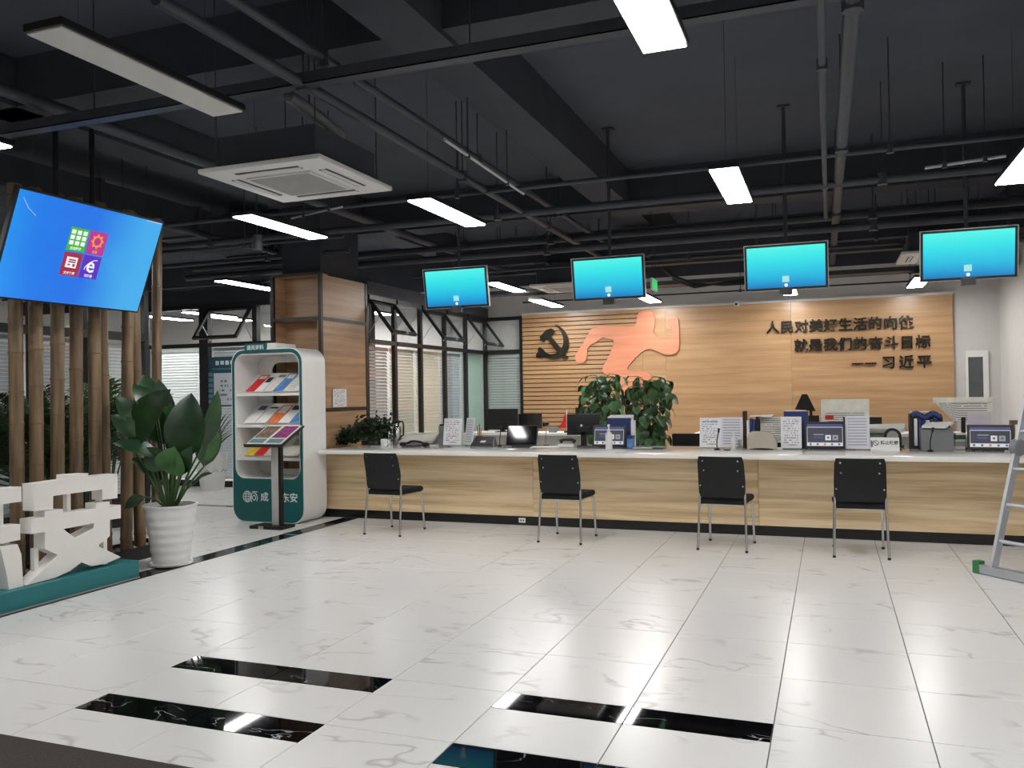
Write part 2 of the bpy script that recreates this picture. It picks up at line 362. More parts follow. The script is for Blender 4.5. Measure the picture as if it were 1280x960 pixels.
def text_mesh(name, body, size, mat, M, depth=0.0, bold=0.0, align='CENTER', res=2):
    cu = bpy.data.curves.new('lettering_curve', 'FONT'); cu.body = body; cu.size = size; cu.extrude = depth/2; cu.offset = bold
    cu.align_x = align; cu.align_y = 'CENTER'; cu.resolution_u = res
    o = bpy.data.objects.new('lettering_curve', cu); C.objects.link(o)
    dg = bpy.context.evaluated_depsgraph_get(); dg.update()
    me = bpy.data.meshes.new_from_object(o.evaluated_get(dg)); me.name = name
    bpy.data.objects.remove(o); bpy.data.curves.remove(cu)
    me.transform(M); me.materials.clear(); me.materials.append(mat); return me
FRONT = ((1, 0, 0), (0, 0, 1), (0, -1, 0))       # lettering that faces -y
def leaf_mb(mb, base, tip, width, normal, droop=.1, n=6, fold=.12, wide=.45):
    """blade from base to tip; widest at fraction `wide`"""
    base, tip = Vector(base), Vector(tip); ax = tip-base; L = ax.length; ax.normalize()
    nn = Vector(normal); nn = (nn-ax*nn.dot(ax)).normalized(); sd = ax.cross(nn)
    vs = []; fs = []
    for i in range(n+1):
        t = i/n
        w = width*.5*(math.sin(pi*min(1, t**(math.log(.5)/math.log(wide))))**.75 if 0 < t < 1 else 0.015)
        c = base+ax*(L*t)+nn*(droop*L*(4*t*(1-t))-0)
        vs += [c+sd*w+nn*fold*w, c, c-sd*w+nn*fold*w]
    for i in range(n):
        k = i*3; fs += [(k, k+1, k+4, k+3), (k+1, k+2, k+5, k+4)]
    mb.add(vs, fs); return mb

# ------------------------------------------------------------------ floor
T = 0.64; X0, Y0 = -2.182, 3.313
XR = 2.40                                              # right wall plane
floor = box('floor', M_GROUT, None, -14.2, XR+.2, -3.2, 16.2, -.12, -.008); tag(floor, 'grey grout bed under white marble tile floor', None, kind='structure')
G = .0022
def tile_mesh(nm, w, d, mat):
    b = .0015
    v = [(0, 0, -.008), (w, 0, -.008), (w, d, -.008), (0, d, -.008), (0, 0, -b), (w, 0, -b), (w, d, -b), (0, d, -b), (b, b, 0), (w-b, b, 0), (w-b, d-b, 0), (b, d-b, 0)]
    f = [(0, 1, 5, 4), (1, 2, 6, 5), (2, 3, 7, 6), (3, 0, 4, 7), (4, 5, 9, 8), (5, 6, 10, 9), (6, 7, 11, 10), (7, 4, 8, 11), (8, 9, 10, 11)]
    return MB().add(v, f).mesh(nm, mat)
cache = {}
def tile(x0, x1, y0, y1, mat=M_TILE, nm='floor_tile'):
    w, d = round(x1-x0-2*G, 4), round(y1-y0-2*G, 4)
    if w < .02 or d < .02: return
    k = (w, d, mat.name)
    if k not in cache: cache[k] = tile_mesh(nm, w, d, mat)
    put(nm, cache[k], floor, (x0+G, y0+G, 0))
SW = .211
strips = {(-2, 1), (-1, 1), (-2, 0), (-1, 0), (1, 1), (2, 1), (1, 0), (2, 0)}      # (column, row line above the dark band)
for i in range(-5, 8):
    for j in range(-2, 9):
        x0, x1 = X0+i*T, min(X0+(i+1)*T, XR)
        y0, y1 = Y0+j*T, Y0+(j+1)*T
        if j == -1: y0 = 2.745
        if j == -2: continue
        if j == 8: y1 = 8.96
        if (i, j+1) in strips:
            tile(x0, x1, y1-SW, y1, M_BLACKT, 'black_tile'); y1 -= SW
        tile(x0, x1, y0, y1)
XS0, XS1 = -5.592, X0-5*T                               # dark border strip that runs away from the camera
for k in range(14):
    y0 = -.0+k*T; tile(XS0, XS1, y0+.02, min(y0+T+.02, 8.94), M_STRIP, 'border_tile')
for i in range(1, 12):                                   # lobby floor beyond the strip
    for j in range(3, 14):
        x1 = XS0-(i-1)*T; x0 = x1-T; y0 = 3.0+j*T; y1 = y0+T
        if x1 < -9.25 and y1 < 9.2: continue
        if j == 10: tile(x0, x1, y0, y0+.13, M_STRIP, 'border_tile'); y0 += .13
        if y0 > 11.4: continue
        tile(x0, x1, y0, min(y1, 11.46))
put('floor_sheet', MB().box(-14, -5.6, -3, 4.92, -.008, -.001).mesh('floor_sheet', M_TILE), floor)
put('floor_sheet', MB().box(-14, -5.9, 11.47, 16, -.008, -.001).mesh('floor_sheet', M_TILE), floor)
put('floor_sheet', MB().box(-5.8, XR, 9.0, 14.6, -.008, -.001).mesh('floor_sheet', M_TILE), floor)
put('floor_sheet', MB().box(-5.38, XR, -3, .8, -.008, -.001).mesh('floor_sheet', M_TILE), floor)
tag(box('entrance_mat', M_CARPET, None, -5.3, XR-.02, .8, 2.735, -.006, .012, bev=.004), 'dark brown entrance carpet at the near left edge of the floor', 'carpet')

# ------------------------------------------------------------------ ceiling and walls
ZC = 4.3
M_SLAB = pm('haze lifted black slab', (.275, .295, .335), .8, var=.1, scale=1.5)  # slab alone lighter and bluer: haze around the lights put into its colour
ceil = box('ceiling', M_SLAB, None, -14.2, XR+.2, -3.2, 16.2, ZC, ZC+.15); tag(ceil, kind='structure')
for nm, a in (('ceiling_beam', (-2.75, -2.35, -3, 14.4, 3.86, ZC)), ('ceiling_beam', (-14, XR, 5.05, 5.4, 3.9, ZC)), ('ceiling_beam', (-14, XR, 10.6, 11.0, 3.8, ZC)),
              ('ceiling_beam', (-6.6, -6.2, -3, 14.4, 3.9, ZC))):
    box(nm, M_BLACKC, ceil, *a)
YB = 14.45
wb = box('wall_back', M_WHITEWALL, None, -14, XR+.1, YB, YB+.15, 0, 3.42); tag(wb, kind='structure')
box('upper_wall_band', M_BLACKC, wb, -14, XR+.1, YB-.01, YB+.15, 3.42, ZC)
wr = box('wall_right', M_WHITEWALL, None, XR, XR+.12, -3, YB, 0, 3.42); tag(wr, kind='structure')
box('upper_wall_band', M_BLACKC, wr, XR-.01, XR+.12, -3, YB, 3.42, ZC)
wf = box('wall_front', M_WHITEWALL, None, -14, XR, -3.1, -3, 0, ZC); tag(wf, kind='structure')
wl = box('wall_left', M_WHITEWALL, None, -14.1, -14, -3, 16, 0, ZC); tag(wl, kind='structure')

# wood feature wall on the back wall
WX0, WX1, WZ = -5.19, 1.765, 2.885
box('slat_backing', M_SLATGAP, wb, WX0+.01, -2.95, YB-.05, YB, 0, WZ-.01)
pitch = .0775; nsl = int(WZ/pitch); smesh = {}
for k in range(nsl):
    z1 = WZ-k*pitch
    xe = -3.0 if z1 > 2.5 else -3.42
    if xe not in smesh:
        smesh[xe] = MB().box(0, xe-WX0, -.078, -.05, -pitch+.014, 0, bev=.003).mesh('wood_slat', M_WALLWOOD)
    put('wood_slat', smesh[xe], wb, (WX0, YB, z1))
box('wood_panel', M_WALLWOOD, wb, -3.42, -2.998, YB-.078, YB-.05, 0, 2.5)
for a, b_ in ((-2.996, -2.60), (-2.598, -.572), (-.569, WX1)):
    box('wood_panel', M_WALLWOOD, wb, a, b_, YB-.078, YB, 0, WZ)
box('wall_cap', M_WHITEWALL, wb, WX0-.01, WX1+.01, YB-.10, YB, WZ, WZ+.035)
# small window right of the wood wall
w1 = thing('window_1', 'narrow white framed window beside the wood wall', None, (0, 0, 0)); tag(w1, kind='structure')
for a in ((1.93, 1.965, .9, 2.02), (2.165, 2.235, .9, 2.02)): box('window_frame', M_WHITEPL, w1, a[0], a[1], YB-.04, YB, a[2], a[3])
box('window_frame', M_WHITEPL, w1, 1.965, 2.165, YB-.04, YB, 1.92, 2.02); box('window_frame', M_WHITEPL, w1, 1.965, 2.165, YB-.04, YB, .9, .98)
box('pane', M_DARKGLASS, w1, 1.965, 2.165, YB-.025, YB-.005, .98, 1.92)

# ------------------------------------------------------------------ glass partitions
def blinds(label, axis, a0, a1, at, z0, z1, mat, tilt=.95, group='venetian blinds behind the glass'):
    """axis 'x': spans a0..a1 in x at y=at; axis 'y': spans in y at x=at"""
    o = Vector((a0, at, 0)) if axis == 'x' else Vector((at, a0, 0))
    t = thing('venetian_blind', label, 'blind', (o.x, o.y, z0), group=group)
    L = a1-a0; mb = MB(); p = .047; z = .045
    cy, sy = math.cos(tilt)*.024, math.sin(tilt)*.024
    while z < z1-z0-.06:
        if axis == 'x': q = [(0, -cy, z-sy), (L, -cy, z-sy), (L, cy, z+sy), (0, cy, z+sy)]
        else: q = [(cy, 0, z-sy), (cy, L, z-sy), (-cy, L, z+sy), (-cy, 0, z+sy)]
        mb.add(q, [(0, 1, 2, 3)]); z += p
    tag(mb.build('slats', mat, t), kind='stuff')
    if axis == 'x':
        box('headrail', mat, t, 0, L, -.02, .02, z1-z0-.05, z1-z0); box('bottom_rail', mat, t, 0, L, -.012, .012, 0, .022)
        for k in (.15, .85): box('ladder_cord', mat, t, L*k-.003, L*k+.003, -.024, -.021, .02, z1-z0-.05)
    else:
        box('headrail', mat, t, -.02, .02, 0, L, z1-z0-.05, z1-z0); box('bottom_rail', mat, t, -.012, .012, 0, L, 0, .022)
        for k in (.15, .85): box('ladder_cord', mat, t, .021, .024, L*k-.003, L*k+.003, .02, z1-z0-.05)
    return t
def sash_y(win, x, ya, yb, zt, out, drop):
    """awning sash in a wall plane x, hinged at the top and pushed out to +x"""
    n = Vector((out, 0, -drop)).normalized(); h = math.hypot(out, drop)
    M = frame3((x+.03, ya, zt), (0, 1, 0), n, n.cross(Vector((0, 1, 0))))
    L = yb-ya; f = .045; mb = MB(M)
    mb.box(0, L, 0, f, -.02, .02).box(0, L, h-f, h, -.02, .02).box(0, f, f, h-f, -.02, .02).box(L-f, L, f, h-f, -.02, .02)
    s = mb.build('awning_sash', M_BLACKF, win)
    MB(M).box(f, L-f, f, h-f, -.004, .004).build('pane', M_GLASS, s)
    for y in (ya+.03, yb-.03):
        a = Vector((x+.02, y, zt-drop*.95)); b = Vector((x+.03, y, zt))+n*(h*.45)
        MB().tube([a, b], .007, 6).build('stay_arm', M_STEEL, s)
    MB(M).box(L/2-.03, L/2+.03, h-.03, h+.02, .02, .05).build('sash_handle', M_STEEL, s)
    return s
# partition beside the column (plane x = XP)
XP = -5.93
YS = [10.12, 10.93, 11.76, 12.64, 13.5, 14.40]
wy = thing('window_2', 'black framed glass partition beside the wood column', None); tag(wy, kind='structure')
for k, y in enumerate(YS): box('mullion', M_BLACKF, wy, XP-.03, XP+.03, y-.035, y+.035, 0, 2.87)
for k in range(5):
    a, b_ = YS[k]+.035, YS[k+1]-.035
    box('transom', M_BLACKF, wy, XP-.04, XP+.04, a, b_, 2.20, 2.26); box('transom', M_BLACKF, wy, XP-.05, XP+.05, a, b_, 2.80, 2.87)
    box('sill_rail', M_BLACKF, wy, XP-.04, XP+.04, a, b_, 0, .10)
    box('pane', M_GLASS, wy, XP-.004, XP+.004, a, b_, .10, 2.20)
    if k % 2: box('pane', M_GLASS, wy, XP-.004, XP+.004, a, b_, 2.26, 2.80)
    else: sash_y(wy, XP, a+.01, b_-.01, 2.80, .36, .47)
box('header_panel', M_BLACKC, wy, XP-.05, XP+.05, 10.1, YB, 2.87, 3.05)
lb = ['pale grey venetian blind, nearest the wood column', 'beige venetian blind, second from the wood column', 'beige venetian blind, third from the wood column', 'dark grey venetian blind, fourth from the wood column']
for k, mt in enumerate((M_BLINDP, M_BLINDB, M_BLINDB, M_BLINDG)):
    blinds(lb[k], 'y', YS[k]+.05, YS[k+1]-.05, XP-.10, .12, 2.17, mt)
box('frosted_panel', M_MINT, wy, XP-.09, XP-.06, YS[4]+.04, YS[5]-.04, .10, 2.20)
wx = thing('window_3', 'short glass panel at the back beside the slatted wall', None); tag(wx, kind='structure')
box('mullion', M_BLACKF, wx, -5.24, -5.195, YB-.09, YB-.01, 0, 2.87)
box('transom', M_BLACKF, wx, XP+.05, -5.24, YB-.09, YB-.01, 2.20, 2.27); box('transom', M_BLACKF, wx, XP+.05, -5.24, YB-.09, YB-.01, 2.81, 2.87)
box('pane', M_GLASS, wx, XP+.05, -5.24, YB-.056, YB-.050, .1, 2.20); box('pane', M_GLASS, wx, XP+.05, -5.24, YB-.056, YB-.050, 2.27, 2.81)
blinds('white venetian blind beside the slatted wood wall', 'x', XP+.06, -5.25, YB-.03, .12, 2.18, M_BLINDW, .7)
# lobby partition that faces the camera (y = 11.5)
YL = 11.5
wq = thing('window_4', 'black framed glass partition across the lobby', None); tag(wq, kind='structure')
posts = [(-11.15, -11.05), (-9.91, -9.73), (-8.83, -8.74), (-7.75, -7.66), (-6.66, -6.60)]
for a, b_ in posts: box('mullion', M_BLACKF, wq, a, b_, YL-.05, YL+.05, 0, 3.06)
for k in range(4):
    a, b_ = posts[k][1], posts[k+1][0]
    box('transom', M_BLACKF, wq, a, b_, YL-.04, YL+.04, 2.335, 2.40); box('transom', M_BLACKF, wq, a, b_, YL-.05, YL+.05, 2.98, 3.06)
    box('sill_rail', M_BLACKF, wq, a, b_, YL-.045, YL+.045, 0, .10); box('pane', M_GLASS, wq, a, b_, YL-.004, YL+.004, .10, 2.335)
    if k != 1: box('pane', M_GLASS, wq, a, b_, YL-.004, YL+.004, 2.40, 2.98)
box('header_panel', M_BLACKC, wq, -14, -6.6, YL-.04, YL+.04, 3.06, 3.30)
# open sash of that partition
def sash_x(win, y, xa, xb, zt, out, drop):
    n = Vector((0, -out, -drop)).normalized(); h = math.hypot(out, drop)
    M = frame3((xa, y-.03, zt), (1, 0, 0), n, Vector((1, 0, 0)).cross(n)); L = xb-xa; f = .05
    s = MB(M).box(0, L, 0, f, -.02, .02).box(0, L, h-f, h, -.02, .02).box(0, f, f, h-f, -.02, .02).box(L-f, L, f, h-f, -.02, .02).build('awning_sash', M_BLACKF, win)
    MB(M).box(f, L-f, f, h-f, -.004, .004).build('pane', M_GLASS, s)
    for x in (xa+.02, xb-.02):
        MB().tube([(x, y-.02, zt-drop), Vector((x, y-.03, zt))+n*(h*.5)], .008, 6).build('stay_arm', M_STEEL, s)
sash_x(wq, YL, -9.72, -8.84, 2.97, .40, .53)
blinds('white venetian blind in the lobby partition, left of the notice board', 'x', -11.04, -9.92, YL+.10, .12, 2.32, M_BLINDW, -.95)
blinds('pale venetian blind behind the notice board', 'x', -9.72, -8.84, YL+.10, .12, 2.32, M_BLINDG, .9)
blinds('white venetian blind in the lobby partition, right of the notice board', 'x', -8.73, -7.76, YL+.10, .12, 2.32, M_BLINDW, -.95)
blinds('white venetian blind in the lobby partition next to the wood column', 'x', -7.65, -6.67, YL+.10, .12, 2.32, M_BLINDW, -.95)
# lobby side partition (x = XL)
XL = -9.25
wz = thing('window_5', 'black framed glass partition behind the bamboo poles', None); tag(wz, kind='structure')
YZ = [5.2, 6.05, 6.9, 7.71, 8.55, 9.55]
for y in YZ: box('mullion', M_BLACKF, wz, XL-.05, XL+.05, y-.04, y+.04, 0, 3.06)
for k in range(5):
    a, b_ = YZ[k]+.04, YZ[k+1]-.04
    box('transom', M_BLACKF, wz, XL-.05, XL+.05, a, b_, 2.31, 2.42); box('transom', M_BLACKF, wz, XL-.05, XL+.05, a, b_, 2.98, 3.06)
    box('sill_rail', M_BLACKF, wz, XL-.045, XL+.045, a, b_, 0, .10)
    box('pane', M_GLASS, wz, XL-.004, XL+.004, a, b_, .10, 2.31); box('pane', M_GLASS, wz, XL-.004, XL+.004, a, b_, 2.42, 2.98)
box('header_panel', M_BLACKC, wz, XL-.04, XL+.04, 4.0, 9.6, 3.06, 3.30)
wh = ['fifth', 'fourth', 'third', 'second', 'first']
for k in (2, 3, 4):
    blinds('white venetian blind behind the bamboo poles, %s from the far corner post' % wh[k], 'y', YZ[k]+.05, YZ[k+1]-.05, XL-.10, .12, 2.29, M_BLINDW if k == 4 else M_BLINDG, .9)

# ------------------------------------------------------------------ ceiling lights
def light(label, x, y, z=3.1, on=True, L=1.2, Wd=.2, group='linear ceiling lights'):
    t = thing('ceiling_light', label, 'ceiling light', (x, y, z), group=group)
    MB().box(-Wd/2-.012, Wd/2+.012, -L/2-.012, L/2+.012, .008, .045, bev=.004).build('housing', M_BLACKF, t)
    MB().box(-Wd/2, Wd/2, -L/2, L/2, 0, .0075).build('diffuser', M_LIT if on else M_OFFDIFF, t)
    for s in (-1, 1): MB().tube([(0, s*L*.35, .045), (0, s*L*.35, ZC-z)], .002, 5).build('suspension_wire', M_PIPE, t)
    return t
light('unlit linear ceiling light with grey diffuser above the left floor', -3.17, 3.32, on=False)
light('lit ceiling light at the top edge, nearest above the floor', -.70, 3.38)
light('lit ceiling light at the left edge above the wall screen', -4.93, 3.30)
light('lit ceiling light above the near floor beyond the right edge of view', 1.38, 3.38)
light('lit ceiling light just below the air conditioner', -4.87, 6.80)
light('lit ceiling light right of the air conditioner', -3.16, 6.88)
light('lit ceiling light above the gap between third and fourth chair', -.70, 6.92)
light('lit ceiling light cut by the right edge of view', 1.375, 7.13)
light('lit lobby ceiling light just left of the wood column', -7.88, 10.15)
light('lit office ceiling light partly behind the leftmost hanging screen', -4.62, 12.1)
light('lit office ceiling light above the hammer and sickle emblem', -4.36, 13.3, 2.95)
light('lit office ceiling light above the runner silhouette', -2.70, 13.4, 2.95)
light('lit office ceiling light below the third hanging screen', -.55, 13.35, 2.95)
light('lit office ceiling light hidden behind the second hanging screen', -2.75, 11.9)
light('lit office ceiling light below the rightmost hanging screen', 1.20, 13.2, 2.95)
for x, q in ((-3.17, 'leftmost'), (-.70, 'middle'), (1.38, 'rightmost')): light('ceiling light behind the viewpoint, %s of three' % q, x, -.2, group='ceiling lights behind the viewpoint')
light('added fill light behind the viewpoint, brightening the left floor', -5.3, -.2, group='ceiling lights behind the viewpoint')  # unseen fixture added to lift the left part of the floor
light('added unseen fill light in the lobby beyond the left edge of view', -7.6, 3.3)  # also added out of view, more light for the left floor
light('lit ceiling light in the room behind the lobby glass, near the corner post', -10.5, 12.9, 2.95)
light('lit ceiling light in the room behind the lobby glass, over the notice board', -8.6, 13.2, 2.95)
light('added light close behind the lobby blinds to brighten them', -10.3, 12.2, 2.95)  # added so that the lobby blinds glow brighter from behind
light('second added light close behind the lobby blinds to brighten them', -11.4, 12.3, 2.95)  # another lamp added only to brighten the same blinds
light('lit lobby ceiling light behind the bamboo poles', -7.6, 6.8)
light('lit ceiling light in the glazed room behind the bamboo poles', -10.9, 8.0, 2.95)
light('lit ceiling light in the room behind the grey blinds', -7.6, 13.2, 2.95)

# ------------------------------------------------------------------ air conditioner cassettes
def cassette(label, x, y, z, s):
    t = thing('ceiling_air_conditioner', label, 'air conditioner', (x, y, z), group='ceiling cassette air conditioners')
    MB().box(-s/2, s/2, -s/2, s/2, .0, .035, bev=.012).build('panel', M_ACWHITE, t, 40)
    MB().box(-s*.40, s*.40, -s*.40, s*.40, .035, .26).build('casing', M_BLACKC, t)
    g = MB().box(-s*.27, s*.27, -s*.27, s*.27, -.012, 0, bev=.004).build('grille', M_ACWHITE, t)
    for k in range(22):
        yy = -s*.245+k*s*.49/21; MB().box(-s*.245, s*.245, yy-s*.006, yy+s*.006, -.017, -.012).build('grille_bar', M_ACGRILLE, g)
    for k in range(4):
        M = Matrix.Rotation(k*pi/2, 4, 'Z')
        o = MB(M).box(-s*.26, s*.26, s*.335, s*.352, -.003, 0).box(-s*.26, s*.26, s*.385, s*.402, -.003, 0).build('air_slot', M_BLKPL, t)
        MB(M).box(-s*.26, s*.26, s*.352, s*.385, -.009, .0, bev=.003).build('vane', M_ACWHITE, o)
    for sx in (-1, 1):
        for sy in (-1, 1): MB().tube([(sx*s*.41, sy*s*.41, .035), (sx*s*.41, sy*s*.41, ZC-z)], .005, 5).build('hanger_rod', M_PIPE, t)
    return t
cassette('white square ceiling air conditioner above the brochure stand', -3.48, 5.06, 3.0, .96)
cassette('white ceiling air conditioner behind the second hanging screen', -3.55, 11.85, 3.0, .9)
cassette('white ceiling air conditioner left of the rightmost hanging screen', 1.25, 11.2, 3.02, .9)

# ------------------------------------------------------------------ pipes and trays on the ceiling
def hanger(p, t, z, r):
    MB().tube([(p[0], p[1], z+r*.5), (p[0], p[1], ZC)], .006, 5).build('hanger_rod', M_BLACKC, t)
    MB().tube([(p[0], p[1], z-r-.012), (p[0], p[1], z+r+.012)], r+.008, 8).build('clamp', M_PIPE, t)
def pipe(label, a, b, r, mat=M_PIPE, hang=3, nm='ceiling_pipe', cat='pipe'):
    a, b = Vector(a), Vector(b); t = thing(nm, label, cat, (0, 0, 0), group='pipes under the black ceiling')
    MB().tube([a, b], r, 10).build('pipe_run', mat, t, 40)
    for k in range(hang): p = a.lerp(b, (k+.5)/hang); hanger(p, t, p.z, r)
    return t
def tray(label, x0, x1, y, z, w=.12, h=.06):
    t = thing('cable_tray', label, 'cable tray', (0, 0, 0), group='cable trays under the black ceiling')
    MB().box(x0, x1, y-w/2, y-w/2+.006, z, z+h).box(x0, x1, y+w/2-.006, y+w/2, z, z+h).build('side_rail', M_PIPE, t)
    MB().box(x0, x1, y-w/2, y+w/2, z, z+.006).build('tray_bed', M_PIPE, t)
    for k in range(3): MB().tube([(x0+.1, y-.03+k*.03, z+.022), ((x0+x1)/2, y-.03+k*.03, z+.02), (x1-.1, y-.03+k*.03, z+.022)], .012, 6).build('cable', M_DARKPIPE, t)
    for k in range(4):
        x = x0+(x1-x0)*(k+.5)/4; MB().tube([(x, y+w/2, z), (x, y+w/2, ZC)], .006, 5).build('hanger_rod', M_BLACKC, t)
    return t
tray('black cable tray crossing above the unlit light and air conditioner', -9, 2.35, 4.42, 3.40, .10, .07)
pipe('black pipe crossing the ceiling behind the bright middle lights', (-9, 7.40, 3.40), (2.38, 7.40, 3.40), .022)
pipe('black pipe crossing the ceiling just ahead of the hanging screens', (-9, 8.45, 3.40), (2.38, 8.45, 3.40), .04)
pipe('upper of two thick black pipes above the hanging screens', (-9, 10.30, 3.44), (2.38, 10.30, 3.44), .045)
pipe('lower of two thick black pipes above the hanging screens', (-9, 10.15, 3.28), (2.38, 10.15, 3.28), .045)
pipe('thin black pipe crossing low behind the hanging screens', (-5.8, 11.3, 3.24), (2.38, 11.3, 3.24), .02)
pipe('upper thin black cable run crossing in front of the white wall band', (-5.0, 13.9, 3.19), (2.38, 13.9, 3.19), .014, M_DARKPIPE)
pipe('lower thin black cable run crossing in front of the white wall band', (-5.0, 13.9, 3.06), (2.38, 13.9, 3.06), .012, M_DARKPIPE)
pipe('thin black pipe running back over the third chair', (-.01, .5, 3.40), (-.01, 10.1, 3.40), .022)
pipe('thick black pipe running back right of the thin one', (.17, .5, 3.42), (.07, 13.9, 3.42), .045, hang=5)
pipe('long black pipe running back beside the air conditioner', (-3.0, 3.2, 3.42), (-3.06, 13.0, 3.42), .035, hang=4)
pipe('second black pipe running back beside the air conditioner', (-2.86, 3.2, 3.56), (-2.90, 13.0, 3.56), .03, hang=4)
pipe('black pipe running back left of the wood column', (-7.2, 3, 3.5), (-7.2, 11.3, 3.5), .04)
pipe('black pipe running back above the bamboo poles', (-5.2, 1, 3.6), (-5.2, 14, 3.6), .05)
pipe('black pipe crossing the lobby ceiling', (-13, 9.2, 3.3), (-5.6, 9.2, 3.3), .03)
pipe('thin black pipe crossing the lobby ceiling', (-13, 8.1, 3.25), (-5.0, 8.1, 3.25), .018)
pipe('lower thin black pipe crossing the lobby ceiling', (-13, 10.3, 3.18), (-6.7, 10.3, 3.18), .02)
pipe('white conduit hanging above the middle floor', (-2.67, 5.75, 3.40), (-2.69, 7.55, 3.38), .012, M_CONDUIT, 2, 'white_conduit', 'conduit')
pipe('white conduit crossing near the right ceiling light', (.81, 8.18, 3.40), (1.42, 8.11, 3.42), .014, M_CONDUIT, 2, 'white_conduit', 'conduit')
pipe('white conduit behind the light below the air conditioner', (-5.09, 7.25, 3.30), (-4.41, 7.12, 3.33), .010, M_CONDUIT, 2, 'white_conduit', 'conduit')
t = thing('drain_pipe', 'grey drain pipe with a bent end above the air conditioner', 'pipe', (0, 0, 0))
MB().tube([(-3.24, 4.6, 3.44), (-3.25, 4.85, 3.42), (-3.29, 5.2, 3.40), (-3.31, 5.33, 3.39), (-3.37, 5.39, 3.36), (-3.45, 5.40, 3.335)], .042, 12).build('pipe_run', M_GREYPIPE, t, 50)
MB().tube([(-3.25, 4.85, 3.44), (-3.25, 4.85, ZC)], .006, 5).build('hanger_rod', M_BLACKC, t)
t = tray('black ladder tray crossing low in front of the back wall', -5.8, 2.35, 12.9, 3.08, .3, .06)
t = tray('black cable tray crossing high over the office', -5.8, 2.35, 12.2, 3.30, .2, .08)
t = thing('cable_bundle', 'sagging bundle of black cables between second and third hanging screen', 'cable', (0, 0, 0))
for k in range(5):
    pts = [(-2.25+k*.03, 12.2, 3.27), (-2.1, 12.25+k*.02, 3.14-k*.012), (-1.8, 12.3, 3.02-k*.014), (-1.4, 12.4, 2.985+k*.008), (-1.1, 12.5, 3.0+k*.015), (-.9, 12.7, 3.06)]
    MB().tube(pts, .016, 6).build('cable', M_DARKPIPE, t, 60)
t = thing('air_duct', 'black rectangular air duct crossing behind the hanging screens', 'duct', (0, 0, 0))
MB().box(-5.7, 2.35, 11.9, 12.06, 3.42, 3.82).build('duct_body', M_BLACKC, t)
for k in range(6):
    x = -5.4+k*1.5; MB().box(x-.02, x+.02, 11.88, 12.08, 3.40, 3.84).build('duct_flange', M_PIPE, t)
    MB().tube([(x, 11.98, 3.84), (x, 11.98, ZC)], .006, 5).build('hanger_rod', M_BLACKC, t)
t = thing('ceiling_duct', 'black duct box above the left lobby ceiling', 'duct', (0, 0, 0))
MB().box(-8.6, -7.8, 2.2, 11.2, 3.65, 4.0).build('duct_body', M_BLACKC, t)
for k in range(6): MB().box(-8.63, -7.77, 2.6+k*1.6, 2.66+k*1.6, 3.62, 4.03).build('duct_flange', M_PIPE, t)
t = thing('ceiling_loudspeaker', 'small black cylinder speaker hanging left of the lit lobby light', 'speaker', (-5.55, 7.3, 3.02))
MB().lathe([(.05, 0), (.055, .01), (.055, .15), (.03, .165)], 16).build('speaker_body', M_PIPE, t, 40); MB().tube([(0, 0, .16), (0, 0, ZC-3.02)], .006, 5).build('hanger_rod', M_BLACKC, t)
# exit sign and camera
t = thing('exit_sign', 'green hanging exit sign beside the second screen', 'exit sign', (-2.10, 10.85, 2.78))
MB().box(-.012, .012, -.17, .17, 0, .15, bev=.004).build('sign_body', M_WHITEPL, t); 
for s in (-1, 1): MB().box(s*.0125-.001, s*.0125+.001, -.16, .16, .01, .14).build('sign_face', M_EXIT, t)
for s in (-1, 1): MB().tube([(0, s*.1, .15), (0, s*.1, ZC-2.78)], .004, 5).build('hanger_rod', M_BLACKC, t)
t = thing('security_camera', 'small white security camera on top of the wood wall', 'camera', (-1.41, YB-.10, 2.86))
MB().box(-.04, .04, -.0, .02, .0, .08, bev=.004).build('camera_base', M_WHITEPL, t, 40); MB().tube([(0, .0, .05), (0, -.06, .035), (0, -.12, .02)], [.012, .03, .034], 14).build('camera_body', M_WHITEPL, t, 40)
MB().tube([(0, -.118, .0205), (0, -.126, .0185)], .022, 14).build('lens', M_BLKPL, t, 40)

